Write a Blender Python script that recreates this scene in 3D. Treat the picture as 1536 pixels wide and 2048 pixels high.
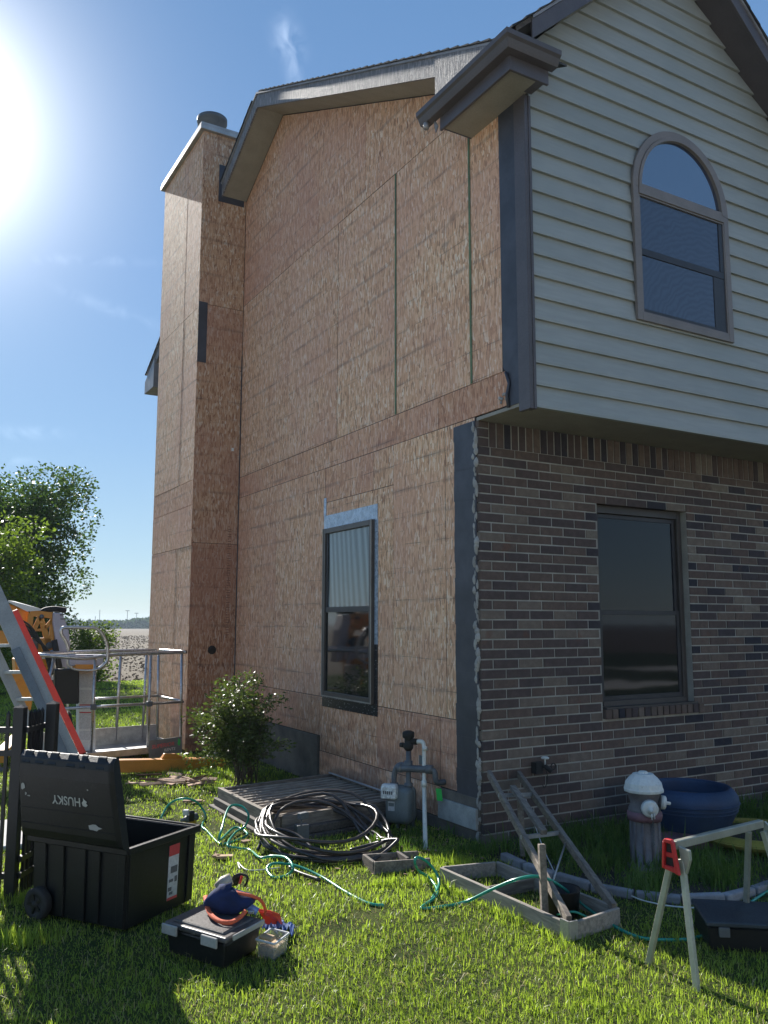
import bpy, math, random
import numpy as np
from mathutils import Vector, Matrix
random.seed(7); rng = np.random.default_rng(7)
for _o in list(bpy.data.objects): bpy.data.objects.remove(_o)
SC = bpy.context.scene; COL = SC.collection
R = math.radians

# ------------------------------------------------------------------ camera
PITCH, YAW, ROLL, FOC = .128189, .527929, .00162, 1695.5      # focal length in pixels of a 1536 x 2048 frame
CAM = Vector((-3.715, -4.982, 1.55))
fwd = Vector((math.sin(YAW)*math.cos(PITCH), math.cos(YAW)*math.cos(PITCH), math.sin(PITCH)))
rt = Vector((math.cos(YAW), -math.sin(YAW), 0)); up = rt.cross(fwd)
c_, s_ = math.cos(ROLL), math.sin(ROLL)
rt, up = c_*rt+s_*up, -s_*rt+c_*up
cd = bpy.data.cameras.new('camera'); cam = bpy.data.objects.new('camera', cd); COL.objects.link(cam)
cd.sensor_fit = 'VERTICAL'; cd.sensor_height = 24; cd.lens = 24*FOC/2048; cd.clip_start = .05; cd.clip_end = 5000
cam.matrix_world = Matrix(((rt.x, up.x, -fwd.x, CAM.x), (rt.y, up.y, -fwd.y, CAM.y), (rt.z, up.z, -fwd.z, CAM.z), (0, 0, 0, 1)))
SC.camera = cam

def g(px, py, z=0.0):
    """surveyed point of the photograph on the level z"""
    d = rt*((px-768)/FOC) + up*((1024-py)/FOC) + fwd
    t = (z-CAM.z)/d.z
    return Vector((CAM.x+d.x*t, CAM.y+d.y*t, z))

# ------------------------------------------------------------------ world, sun, exposure
SUN_AZ, SUN_EL = R(-1.0), R(28.5)
sdir = Vector((math.sin(SUN_AZ)*math.cos(SUN_EL), math.cos(SUN_AZ)*math.cos(SUN_EL), math.sin(SUN_EL)))
W = bpy.data.worlds.new("World"); SC.world = W; W.use_nodes = True
wn, wl = W.node_tree.nodes, W.node_tree.links
wn.clear()
def wnode(t, **k):
    n = wn.new(t)
    for a, b in k.items(): setattr(n, a, b)
    return n
sky = wnode('ShaderNodeTexSky', sky_type='NISHITA', sun_disc=False, sun_elevation=SUN_EL, sun_rotation=SUN_AZ, air_density=1.0, dust_density=.0, ozone_density=3.0, altitude=200)
tc = wnode('ShaderNodeTexCoord')
def vmath(op, a, b=None):
    n = wnode('ShaderNodeVectorMath', operation=op)
    for i, x in enumerate((a, b)):
        if x is None: continue
        if hasattr(x, 'is_output'): wl.new(x, n.inputs[i])
        else: n.inputs[i].default_value = x
    return n.outputs['Value'] if op in ('DOT_PRODUCT', 'LENGTH') else n.outputs['Vector']
def wmath(op, a, b=None, clamp=False):
    n = wnode('ShaderNodeMath', operation=op, use_clamp=clamp)
    for i, x in enumerate((a, b)):
        if x is None: continue
        if hasattr(x, 'is_output'): wl.new(x, n.inputs[i])
        else: n.inputs[i].default_value = x
    return n.outputs[0]
dirn = vmath('NORMALIZE', tc.outputs['Generated'])
ang = wmath('ARCCOSINE', wmath('MINIMUM', vmath('DOT_PRODUCT', dirn, tuple(sdir)), .999999))
def gauss(a, sig): return wmath('EXPONENT', wmath('MULTIPLY', wmath('POWER', wmath('DIVIDE', a, R(sig)), 2.0), -1.0))
def expo(a, sig): return wmath('EXPONENT', wmath('MULTIPLY', wmath('DIVIDE', a, R(sig)), -1.0))
# bright aureole of the hazy air round the sun
aure = wmath('ADD', wmath('MULTIPLY', wmath('MINIMUM', expo(ang, 3.0), .3), 42.0), wmath('MULTIPLY', expo(ang, 13.0), .55))
aur = wnode('ShaderNodeMixRGB', blend_type='MULTIPLY'); aur.inputs[0].default_value = 1
wl.new(aure, aur.inputs[1]); aur.inputs[2].default_value = (1.0, .94, .82, 1)
# thin wisps of cloud at fixed directions
nz = wnode('ShaderNodeTexNoise'); nz.inputs['Scale'].default_value = 34; nz.inputs['Detail'].default_value = 6; nz.inputs['Distortion'].default_value = 1.2
wl.new(dirn, nz.inputs['Vector'])
def wisp(px, py, ax, ay, rot, amt):
    d = (rt*((px-768)/FOC)+up*((1024-py)/FOC)+fwd).normalized()
    u = Vector((d.y, -d.x, 0)).normalized(); v = u.cross(d)
    u2 = u*math.cos(rot)+v*math.sin(rot); v2 = -u*math.sin(rot)+v*math.cos(rot)
    a = wmath('DIVIDE', vmath('DOT_PRODUCT', dirn, tuple(u2)), R(ax)); b = wmath('DIVIDE', vmath('DOT_PRODUCT', dirn, tuple(v2)), R(ay))
    e = wmath('EXPONENT', wmath('MULTIPLY', wmath('ADD', wmath('POWER', wmath('ABSOLUTE', a), 2.0), wmath('POWER', wmath('ABSOLUTE', b), 2.0)), -1.0))
    front = wmath('GREATER_THAN', vmath('DOT_PRODUCT', dirn, tuple(d)), .5)
    k = wmath('MULTIPLY', wmath('SUBTRACT', nz.outputs['Fac'], .36), 3.0, True)
    return wmath('MULTIPLY', wmath('MULTIPLY', wmath('MULTIPLY', e, front), k), amt)
tot = None
for q in ((572, 75, .62, .95, .2, 1.4), (592, 135, .5, 1.3, -.15, .8), (230, 620, 3.0, .35, -.25, .4), (180, 520, 3.5, .3, .12, .45), (40, 865, 2.6, .35, .05, .55), (20, 920, 1.6, .25, .0, .45), (1340, 200, 6, 1.5, .4, .0)):
    w = wisp(*q); tot = w if tot is None else wmath('ADD', tot, w)
sepd = wnode('ShaderNodeSeparateXYZ'); wl.new(dirn, sepd.inputs[0])
rmp = wnode('ShaderNodeValToRGB'); wl.new(wmath('MAXIMUM', sepd.outputs[2], 0.0), rmp.inputs[0])
stops = [(0, (.62, .80, .88)), (.07, (.48, .70, .90)), (.2, (.345, .58, .90)), (.38, (.235, .45, .82)), (.62, (.165, .355, .69)), (1, (.12, .28, .60))]
while len(rmp.color_ramp.elements) < len(stops): rmp.color_ramp.elements.new(.5)
for k_, (p_, q_) in enumerate(stops): rmp.color_ramp.elements[k_].position = p_; rmp.color_ramp.elements[k_].color = (*q_, 1)
sc5 = wnode('ShaderNodeVectorMath', operation='SCALE'); wl.new(rmp.outputs[0], sc5.inputs[0]); sc5.inputs['Scale'].default_value = 5.4
skm = wnode('ShaderNodeMixRGB'); skm.inputs[0].default_value = .82; wl.new(sky.outputs[0], skm.inputs[1]); wl.new(sc5.outputs[0], skm.inputs[2])
add1 = wnode('ShaderNodeMixRGB', blend_type='ADD'); add1.inputs[0].default_value = 1
wl.new(skm.outputs[0], add1.inputs[1]); wl.new(aur.outputs[0], add1.inputs[2])
wc = wnode('ShaderNodeMixRGB', blend_type='MULTIPLY'); wc.inputs[0].default_value = 1; wl.new(tot, wc.inputs[1]); wc.inputs[2].default_value = (1.6, 1.7, 1.8, 1)
add2 = wnode('ShaderNodeMixRGB', blend_type='ADD'); add2.inputs[0].default_value = 1
wl.new(add1.outputs[0], add2.inputs[1]); wl.new(wc.outputs[0], add2.inputs[2])
bg = wnode('ShaderNodeBackground'); bg.inputs['Strength'].default_value = .078
wl.new(add2.outputs[0], bg.inputs[0]); wo = wnode('ShaderNodeOutputWorld'); wl.new(bg.outputs[0], wo.inputs[0])
sl = bpy.data.lights.new('sun', 'SUN'); sl.energy = 4.8; sl.angle = R(.5); sl.color = (1, .95, .87)
so = bpy.data.objects.new('sun', sl); COL.objects.link(so); so.rotation_euler = sdir.to_track_quat('Z', 'Y').to_euler(); so.location = (0, 0, 20)
SC.view_settings.view_transform = 'Standard'; SC.view_settings.look = 'None'; SC.view_settings.exposure = 1.0; SC.view_settings.gamma = 1
SC.view_settings.use_curve_mapping = False
SC.render.engine = 'CYCLES'
SC.cycles.max_bounces = 8; SC.cycles.transparent_max_bounces = 8

# ------------------------------------------------------------------ mesh helpers
class MB:
    def __init__(s): s.v = []; s.f = []; s.t = []; s.sm = []; s.tint = None
    def add(s, vs, fs, smooth=False, tint=0.5):
        n = len(s.v); s.v += [tuple(v) for v in vs]
        for f in fs: s.f.append(tuple(n+i for i in f)); s.sm.append(smooth); s.t.append(tint)
        return s
    def box(s, x0, x1, y0, y1, z0, z1, tint=.5):
        return s.add([(x0,y0,z0),(x1,y0,z0),(x1,y1,z0),(x0,y1,z0),(x0,y0,z1),(x1,y0,z1),(x1,y1,z1),(x0,y1,z1)],
                     [(0,3,2,1),(4,5,6,7),(0,1,5,4),(1,2,6,5),(2,3,7,6),(3,0,4,7)], tint=tint)
    def obox(s, c, ax, ay, az, tint=.5):
        """box from centre and three half-axis vectors"""
        c = Vector(c); ax, ay, az = Vector(ax), Vector(ay), Vector(az)
        P = [c+i*ax+j*ay+k*az for k in (-1, 1) for j, i in ((-1, -1), (-1, 1), (1, 1), (1, -1))]
        return s.add(P, [(0,3,2,1),(4,5,6,7),(0,1,5,4),(1,2,6,5),(2,3,7,6),(3,0,4,7)], tint=tint)
    def bar(s, a, b, w, h, upv=(0, 0, 1), tint=.5):
        """square bar from a to b, w across, h along upv"""
        a, b = Vector(a), Vector(b); d = (b-a); L = d.length; d = d/L
        u = Vector(upv); u = (u-d*u.dot(d)).normalized(); sd = d.cross(u)
        return s.obox((a+b)/2, d*L/2, sd*w/2, u*h/2, tint)
    def prism(s, pts, dvec, tint=.5):
        """polygon pts (3-D) extruded by dvec"""
        n = len(pts); d = Vector(dvec); P = [Vector(p) for p in pts]; P2 = [p+d for p in P]
        fs = [tuple(range(n))[::-1], tuple(range(n, 2*n))]+[(i, (i+1) % n, n+(i+1) % n, n+i) for i in range(n)]
        return s.add(P+P2, fs, tint=tint)
    def tube(s, pts, r, n=8, closed=False, smooth=True, cap=True, tint=.5):
        P = [Vector(p) for p in pts]; m = len(P); rr = r if isinstance(r, (list, tuple)) else [r]*m
        vs = []; prev = None
        for i in range(m):
            if closed: d = P[(i+1) % m]-P[i-1]
            else: d = P[min(i+1, m-1)]-P[max(i-1, 0)]
            d = d.normalized() if d.length > 1e-9 else Vector((0, 0, 1))
            if prev is None:
                prev = d.cross(Vector((0, 0, 1)) if abs(d.z) < .9 else Vector((1, 0, 0))).normalized()
            prev = (prev-d*prev.dot(d)).normalized(); b = d.cross(prev)
            for k in range(n):
                a = 2*math.pi*k/n; vs.append(P[i]+(prev*math.cos(a)+b*math.sin(a))*rr[i])
        fs = []
        for i in range(m if closed else m-1):
            for k in range(n):
                j = (i+1) % m; fs.append((i*n+k, i*n+(k+1) % n, j*n+(k+1) % n, j*n+k))
        if cap and not closed: fs += [tuple(range(n))[::-1], tuple((m-1)*n+k for k in range(n))]
        return s.add(vs, fs, smooth, tint)
    def lathe(s, c, axis, prof, n=24, smooth=True, tint=.5, squash=None):
        """prof = [(distance along axis, radius)]"""
        c = Vector(c); d = Vector(axis).normalized(); a = d.cross(Vector((0, 0, 1)) if abs(d.z) < .9 else Vector((1, 0, 0))).normalized(); b = d.cross(a)
        vs = [c+d*h+(a*math.cos(2*math.pi*k/n)+b*math.sin(2*math.pi*k/n))*r for h, r in prof for k in range(n)]
        fs = [(i*n+k, i*n+(k+1) % n, (i+1)*n+(k+1) % n, (i+1)*n+k) for i in range(len(prof)-1) for k in range(n)]
        fs += [tuple(range(n))[::-1], tuple((len(prof)-1)*n+k for k in range(n))]
        return s.add(vs, fs, smooth, tint)

ORI = {}
def mesh_of(name, mb, off=Vector((0, 0, 0))):
    me = bpy.data.meshes.new(name)
    me.from_pydata([(v[0]-off.x, v[1]-off.y, v[2]-off.z) for v in mb.v], [], mb.f)
    me.polygons.foreach_set('use_smooth', mb.sm)
    a = me.attributes.new('tint', 'FLOAT', 'FACE'); a.data.foreach_set('value', mb.t)
    me.update()
    return me
def ob(name, mb, m, parent=None, bevel=0, label=None, cat=None, group=None, kind=None, seg=1):
    off = ORI[parent.name] if parent is not None else Vector((0, 0, 0))
    if isinstance(m, (list, tuple)) : ms = list(m)
    else: ms = [m]
    me = mesh_of(name, mb, off)
    for q in ms: me.materials.append(q)
    o = bpy.data.objects.new(name, me); COL.objects.link(o)
    if parent is not None: o.parent = parent
    ORI[o.name] = off
    if bevel:
        b = o.modifiers.new('bevel', 'BEVEL'); b.width = bevel; b.segments = seg; b.limit_method = 'ANGLE'; b.angle_limit = R(40)
    return tag(o, label, cat, group, kind)
def tag(o, label=None, cat=None, group=None, kind=None):
    if label: o['label'] = label
    if cat: o['category'] = cat
    if group: o['group'] = group
    if kind: o['kind'] = kind
    return o
def thing(name, loc, label, cat, group=None):
    o = bpy.data.objects.new(name, None); COL.objects.link(o); o.location = loc; o.empty_display_size = .1
    ORI[o.name] = Vector(loc)
    return tag(o, label, cat, group)
def inst(name, me, loc, parent, rot=None):
    o = bpy.data.objects.new(name, me); COL.objects.link(o); o.parent = parent
    o.location = Vector(loc)-ORI[parent.name]
    if rot: o.rotation_euler = rot
    ORI[o.name] = ORI[parent.name]
    return o
def spline(pts, n=8, closed=False):
    P = [Vector(p) for p in pts]; out = []; m = len(P)
    rngi = range(m) if closed else range(m-1)
    for i in rngi:
        if closed: a, b, c, d = P[i-1], P[i], P[(i+1) % m], P[(i+2) % m]
        else: a, b, c, d = P[max(i-1, 0)], P[i], P[i+1], P[min(i+2, m-1)]
        for k in range(n):
            t = k/n; out.append(.5*((2*b)+(c-a)*t+(2*a-5*b+4*c-d)*t*t+(-a+3*b-3*c+d)*t**3))
    if not closed: out.append(P[-1])
    return out
def text_mb(txt, origin, xdir, ydir, size, depth=.001, shear=0):
    cu = bpy.data.curves.new('t', 'FONT'); cu.body = txt; cu.size = 1; cu.extrude = 0; cu.align_x = 'CENTER'; cu.align_y = 'CENTER'; cu.shear = shear; cu.offset = .018; cu.resolution_u = 3
    o = bpy.data.objects.new('t', cu); COL.objects.link(o)
    me = bpy.data.meshes.new_from_object(o.evaluated_get(bpy.context.evaluated_depsgraph_get()))
    mb = MB(); X, Y = Vector(xdir), Vector(ydir)
    nn = X.cross(Y).normalized()
    mb.add([Vector(origin)+X*v.co.x*size+Y*v.co.y*size+nn*depth for v in me.vertices], [tuple(p.vertices) for p in me.polygons])
    bpy.data.objects.remove(o); bpy.data.curves.remove(cu); bpy.data.meshes.remove(me)
    return mb

# ------------------------------------------------------------------ materials
class NT:
    def __init__(s, name):
        s.m = bpy.data.materials.new(name); s.m.use_nodes = True; s.n = s.m.node_tree.nodes; s.l = s.m.node_tree.links; s.n.clear()
        s.out = s.n.new('ShaderNodeOutputMaterial'); s.b = s.n.new('ShaderNodeBsdfPrincipled'); s.l.new(s.b.outputs[0], s.out.inputs[0])
        s.tc = s.n.new('ShaderNodeTexCoord')
        s.pos = s.n.new('ShaderNodeNewGeometry').outputs['Position']
    def set(s, k, v):
        i = s.b.inputs[k]
        if hasattr(v, 'is_output'): s.l.new(v, i)
        else: i.default_value = v if not (isinstance(v, tuple) and len(v) == 3) else (*v, 1)
    def node(s, t, **k):
        n = s.n.new(t)
        for a, b in k.items(): setattr(n, a, b)
        return n
    def put(s, inp, x):
        if hasattr(x, 'is_output'): s.l.new(x, inp)
        else: inp.default_value = (*x, 1) if (isinstance(x, tuple) and len(x) == 3 and len(inp.default_value) == 4) else x
    def mapv(s, vec, scale=(1, 1, 1), loc=(0, 0, 0), rot=(0, 0, 0)):
        n = s.node('ShaderNodeMapping'); s.put(n.inputs['Vector'], vec); n.inputs['Scale'].default_value = scale; n.inputs['Location'].default_value = loc; n.inputs['Rotation'].default_value = rot
        return n.outputs[0]
    def noise(s, vec, scale, detail=3, rough=.55, dist=0):
        n = s.node('ShaderNodeTexNoise'); s.put(n.inputs['Vector'], vec); n.inputs['Scale'].default_value = scale; n.inputs['Detail'].default_value = detail
        n.inputs['Roughness'].default_value = rough; n.inputs['Distortion'].default_value = dist
        return n.outputs['Fac']
    def math(s, op, a, b=None, c=None, clamp=False):
        n = s.node('ShaderNodeMath', operation=op, use_clamp=clamp)
        for i, x in enumerate((a, b, c)):
            if x is not None: s.put(n.inputs[i], x)
        return n.outputs[0]
    def mix(s, f, a, b, mode='MIX'):
        n = s.node('ShaderNodeMixRGB', blend_type=mode); s.put(n.inputs[0], f); s.put(n.inputs[1], a); s.put(n.inputs[2], b); return n.outputs[0]
    def ramp(s, f, stops):
        n = s.node('ShaderNodeValToRGB'); s.put(n.inputs[0], f); e = n.color_ramp.elements
        while len(e) < len(stops): e.new(.5)
        for i, (p, c) in enumerate(stops): e[i].position = p; e[i].color = (*c, 1) if len(c) == 3 else c
        return n.outputs[0]
    def step(s, f, a, b):
        n = s.node('ShaderNodeMapRange'); s.put(n.inputs[0], f); n.inputs[1].default_value = a; n.inputs[2].default_value = b; n.interpolation_type = 'SMOOTHSTEP'; return n.outputs[0]
    def bump(s, h, strength, dist=.01):
        n = s.node('ShaderNodeBump'); s.put(n.inputs['Height'], h); n.inputs['Strength'].default_value = strength; n.inputs['Distance'].default_value = dist
        s.l.new(n.outputs[0], s.b.inputs['Normal']); return n
    def attr(s, name):
        n = s.node('ShaderNodeAttribute', attribute_name=name); return n.outputs['Fac']
def sc(c, k): return tuple(min(1, x*k) for x in c)
def pm(name, col, rough=.6, metal=0, var=.18, scale=6, bump=.15, bscale=80, col2=None, wear=0, wearcol=(.5, .48, .44), tint=0, spec=.5):
    t = NT(name); n1 = t.noise(t.pos, scale, 4); n2 = t.noise(t.pos, bscale, 4)
    c = t.mix(t.step(n1, .3, .7), sc(col, 1-var), col2 if col2 else sc(col, 1+var))
    c = t.mix(t.math('MULTIPLY', t.step(n2, .35, .75), .35), c, sc(col, .65))
    if tint: c = t.mix(1.0, c, t.ramp(t.attr('tint'), [(0, (1-tint,)*3), (1, (1+tint,)*3)]), 'MULTIPLY')
    if wear: c = t.mix(t.math('MULTIPLY', t.step(t.noise(t.pos, 23, 6, .7), .62, .7), wear), c, wearcol)
    t.set('Base Color', c); t.set('Metallic', metal); t.set('Specular IOR Level', spec)
    t.set('Roughness', t.math('ADD', t.math('MULTIPLY', n2, .25), rough-.12))
    if bump: t.bump(n2, bump, .004)
    return t.m

def osb_mat(name, axis='y', tone=1.0):
    """strand board: long flakes mostly upright; axis = horizontal axis of the wall"""
    t = NT(name)
    P = t.pos
    sep = t.node('ShaderNodeSeparateXYZ'); t.l.new(P, sep.inputs[0])
    cmb = t.node('ShaderNodeCombineXYZ'); t.l.new(sep.outputs[0 if axis == 'x' else 1], cmb.inputs[0]); t.l.new(sep.outputs[2], cmb.inputs[1])
    t.l.new(t.math('MULTIPLY', t.attr('tint'), 37.0), cmb.inputs[2])
    base = cmb.outputs[0]
    wob = t.node('ShaderNodeTexNoise'); t.l.new(base, wob.inputs['Vector']); wob.inputs['Scale'].default_value = 9; wob.inputs['Detail'].default_value = 2
    wv = t.node('ShaderNodeVectorMath', operation='SCALE'); t.l.new(wob.outputs['Color'], wv.inputs[0]); wv.inputs['Scale'].default_value = .03
    bw = t.node('ShaderNodeVectorMath', operation='ADD'); t.l.new(base, bw.inputs[0]); t.l.new(wv.outputs[0], bw.inputs[1]); bw = bw.outputs[0]
    cols = []; hs = []
    for i, (rot, sx, sy, off) in enumerate(((.10, 78, 14, 0), (-.28, 66, 16, 3.1), (.75, 70, 24, 7.7), (-.04, 110, 14, 5.2))):
        v = t.node('ShaderNodeTexVoronoi', feature='F1'); t.l.new(t.mapv(bw, (sx, sy, 1), (off, off, off), (0, 0, rot)), v.inputs['Vector']); v.inputs['Scale'].default_value = 1; v.inputs['Randomness'].default_value = 1
        s2 = t.node('ShaderNodeSeparateXYZ'); t.l.new(v.outputs['Color'], s2.inputs[0]); cols.append((s2.outputs[0], s2.outputs[1], v.outputs['Distance'])); hs.append(v.outputs['Distance'])
    pal = [(0, (.24, .10, .055)), (.2, (.55, .285, .155)), (.5, (.75, .43, .25)), (.8, (.86, .57, .36)), (1, (.98, .86, .70))]
    c = t.ramp(cols[0][0], pal)
    c = t.mix(t.math('GREATER_THAN', cols[1][1], .5), c, t.ramp(cols[1][0], pal))
    c = t.mix(t.math('GREATER_THAN', cols[2][1], .74), c, t.ramp(cols[2][0], pal))
    c = t.mix(t.math('GREATER_THAN', cols[3][1], .72), c, t.ramp(cols[3][0], pal))
    # sheet-to-sheet tone, damp blotches, bands where the old siding was nailed
    avg = (.73, .425, .255)
    c = t.mix(.24, c, avg)
    c = t.mix(t.step(t.noise(base, 1.1, 4), .35, .7), c, t.mix(.5, c, (.64, .33, .235)))
    c = t.mix(1.0, c, t.ramp(t.attr('tint'), [(0, (.68, .60, .58)), (.35, (.88, .80, .78)), (.65, (1, 1, 1)), (1, (1.1, 1.12, 1.08))]), 'MULTIPLY')
    z = sep.outputs[2]
    wz = t.math('ADD', z, t.math('MULTIPLY', t.noise(t.mapv(base, (1.2, .2, 1)), 1.5, 2), .03))
    fr = t.math('ABSOLUTE', t.math('SUBTRACT', t.math('FRACT', t.math('DIVIDE', wz, .232)), .5))      # nail row every 9 inches
    line = t.math('SUBTRACT', 1.0, t.step(fr, .004, .018))
    streak = t.step(t.noise(t.mapv(base, (1.6, 9, 1)), 2.2, 4, .7), .44, .66)
    c = t.mix(t.math('MULTIPLY', t.math('MULTIPLY', line, streak), .72), c, (.09, .05, .035))
    band = t.math('SUBTRACT', 1.0, t.step(fr, .02, .13))
    c = t.mix(t.math('MULTIPLY', t.math('MULTIPLY', band, t.step(t.noise(t.mapv(base, (1.0, 4, 1)), 1.7, 5, .65), .42, .66)), .40), c, (.20, .12, .10))
    fr2 = t.math('ABSOLUTE', t.math('SUBTRACT', t.math('FRACT', t.math('DIVIDE', t.math('ADD', wz, .07), .154)), .5)); l2 = t.math('SUBTRACT', 1.0, t.step(fr2, .0, .035))
    c = t.mix(t.math('MULTIPLY', t.math('MULTIPLY', l2, t.step(t.noise(t.mapv(base, (1.3, 3, 1), (4, 1, 0)), 2.6, 5, .7), .47, .62)), .3), c, (.16, .10, .08))
    spots = t.step(t.noise(base, 3.1, 5, .6), .66, .76)
    c = t.mix(t.math('MULTIPLY', spots, .5), c, (.13, .08, .07))
    dl = t.math('MULTIPLY', t.math('SUBTRACT', 1.0, t.step(z, .2, .75)), t.step(t.noise(t.mapv(base, (1, 3, 1)), 2.5, 5), .38, .62))
    c = t.mix(t.math('MULTIPLY', dl, .55), c, (.12, .075, .06))
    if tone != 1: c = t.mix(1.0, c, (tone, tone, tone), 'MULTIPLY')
    t.set('Base Color', c); t.set('Roughness', .72); t.set('Specular IOR Level', .35)
    h = t.math('ADD', t.math('MULTIPLY', cols[0][0], .6), t.math('MULTIPLY', cols[2][0], .4))
    t.bump(h, .35, .0025)
    return t.m
M = {}
M['osb_y'] = osb_mat('osb_side'); M['osb_x'] = osb_mat('osb_chimney_shade', 'x', .68)  # chimney's near face: same board, darkened for its shaded side
M['gap'] = pm('dark_gap', (.03, .025, .022), .9)
M['edge'] = pm('green_sheet_edge', (.13, .19, .10), .8, var=.3, scale=3)
def brick_mat():
    t = NT('brick'); ti = t.attr('tint')
    c = t.ramp(ti, [(0, (.042, .04, .052)), (.2, (.078, .062, .066)), (.45, (.145, .10, .083)), (.7, (.185, .135, .108)), (1, (.25, .205, .165))])
    n = t.noise(t.pos, 17, 5, .65); c = t.mix(t.step(n, .35, .75), sc_node(t, c, .72), c)
    c = t.mix(t.math('MULTIPLY', t.step(t.noise(t.pos, 6, 3), .6, .75), .5), c, (.16, .075, .05))
    f = t.noise(t.pos, 160, 3); c = t.mix(t.math('MULTIPLY', t.step(f, .55, .7), .3), c, (.03, .028, .03))
    t.set('Base Color', c); t.set('Roughness', .85); t.set('Specular IOR Level', .3); t.bump(t.math('ADD', f, n), .6, .003); return t.m
def sc_node(t, c, k): return t.mix(1.0, c, (k, k, k), 'MULTIPLY')
M['brick'] = brick_mat()
M['mortar'] = pm('mortar', (.36, .34, .30), .9, var=.2, scale=4, bump=.5, bscale=130)
M['mortar_rough'] = pm('rough_mortar', (.36, .34, .31), .9, var=.25, bump=.7, bscale=90)
def siding_mat():
    t = NT('siding'); s = t.mapv(t.pos, (1.2, 1.2, 14)); n = t.noise(s, 3, 4); big = t.noise(t.pos, 1.1, 3)
    c = t.mix(t.step(n, .3, .7), (.32, .32, .293), (.368, .367, .335)); c = t.mix(t.step(big, .4, .65), c, t.mix(.5, c, (.285, .298, .275)))
    dirt = t.noise(t.mapv(t.pos, (2, 2, 30)), 6, 5, .7); c = t.mix(t.math('MULTIPLY', t.step(dirt, .55, .8), .35), c, (.19, .18, .16))
    c = t.mix(1.0, c, t.ramp(t.attr('tint'), [(0, (.93, .93, .93)), (1, (1.05, 1.05, 1.05))]), 'MULTIPLY')
    t.set('Base Color', c); t.set('Roughness', .5); t.bump(t.noise(t.mapv(t.pos, (3, 3, 60)), 12, 3), .12, .002); return t.m
M['siding'] = siding_mat()
M['trim'] = pm('brown_trim', (.095, .080, .082), .45, var=.1, bump=.06)
M['window_trim'] = pm('window_trim', (.21, .175, .155), .45, var=.08, bump=.05)
M['bronze'] = pm('bronze_sash', (.085, .07, .06), .4, var=.1, bump=.05)
M['dark_sash'] = pm('dark_sash', (.035, .032, .035), .45, bump=.05)
M['soffit'] = pm('soffit', (.31, .275, .22), .6, var=.08, bump=.05)
M['felt'] = pm('felt', (.052, .053, .066), .5, var=.25, scale=3, bump=.35, bscale=9, wear=.25, wearcol=(.12, .12, .14))
def fascia_mat():
    t = NT('fascia'); n = t.noise(t.mapv(t.pos, (1, 30, 2.5)), 3, 6, .7)
    c = t.mix(t.step(n, .45, .66), (.10, .095, .105), (.42, .39, .37)); c = t.mix(.2, c, (.2, .185, .185))  # streaks of grazing sun and grey shade mixed into the board colour
    t.set('Base Color', c); t.set('Roughness', .6); t.bump(n, .6, .006); return t.m
M['fascia'] = fascia_mat()
M['drip'] = pm('drip_edge', (.30, .29, .30), .5, .2)
M['shingle'] = pm('shingle', (.055, .055, .058), .95, var=.35, scale=12, bump=.8, bscale=150, tint=.3)
M['tape'] = pm('flashing_tape', (.40, .47, .56), .28, .25, var=.22, scale=14, bump=.5, bscale=26)
def tape_mat():
    t = NT('black_tape'); w = t.noise(t.mapv(t.pos, (1, 14, 40)), 2.2, 2, .4); m_ = t.step(w, .64, .67)
    c = t.mix(m_, (.018, .018, .022), (.30, .32, .34)); t.set('Base Color', c); t.set('Roughness', .3); t.bump(t.noise(t.pos, 30, 4), .5, .004); return t.m
M['black_tape'] = tape_mat()
M['galv'] = pm('galvanised', (.42, .41, .40), .5, .6, var=.12, bump=.1)
M['alu'] = pm('aluminium_tube', (.50, .49, .49), .30, .85, var=.15, scale=20, bump=.06)
M['alu_dull'] = pm('dull_aluminium', (.42, .42, .41), .42, .55, var=.2, scale=12, bump=.15, wear=.3, wearcol=(.2, .2, .19))
M['concrete'] = pm('concrete', (.27, .26, .24), .9, var=.25, bump=.5)
M['pale_pad'] = pm('pale_concrete', (.55, .54, .51), .9, var=.12, bump=.4)
M['foundation'] = pm('foundation', (.12, .105, .09), .9, var=.35, scale=3, bump=.6, col2=(.19, .16, .13))
M['pale_board'] = pm('pale_board', (.36, .36, .34), .7, var=.2, scale=9, bump=.3)
def wood_mat(name, a, b, ax=(20, 2, 20)):
    t = NT(name); n = t.noise(t.mapv(t.pos, ax), 2.5, 5, .65, .6); c = t.mix(t.step(n, .3, .7), a, b)
    c = t.mix(t.math('MULTIPLY', t.step(t.noise(t.pos, 5, 4), .55, .75), .4), c, sc(a, .5)); t.set('Base Color', c); t.set('Roughness', .8); t.bump(n, .5, .004); return t.m
M['wood_grey'] = wood_mat('weathered_wood', (.13, .105, .085), (.27, .225, .18))
M['wood_greyx'] = wood_mat('weathered_wood_cross', (.13, .105, .085), (.27, .225, .18), (2, 20, 20))
M['frame_wood'] = wood_mat('pale_weathered_wood', (.20, .175, .15), (.38, .335, .28))
M['slat'] = wood_mat('weathered_slat', (.24, .20, .165), (.44, .38, .31), (2, 20, 20))
M['wood_dark'] = wood_mat('dark_timber', (.06, .05, .045), (.14, .115, .095))
M['wood_new'] = wood_mat('new_wood', (.40, .26, .14), (.55, .38, .22))
M['bark'] = pm('bark', (.10, .08, .06), .95, var=.4, bump=1, bscale=30)
M['black_plastic'] = pm('black_plastic', (.0085, .009, .010), .42, var=.3, bump=.25, bscale=60, wear=.22, wearcol=(.06, .06, .058), scale=3, spec=.35)
M['black_iron'] = pm('black_iron', (.016, .016, .018), .35, .1, var=.2, bump=.1)
M['rubber'] = pm('rubber', (.022, .021, .02), .75, bump=.3)
M['scuff'] = pm('scuff', (.33, .32, .29), .7)
M['lettering'] = pm('grey_lettering', (.42, .42, .37), .6, bump=0)
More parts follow.
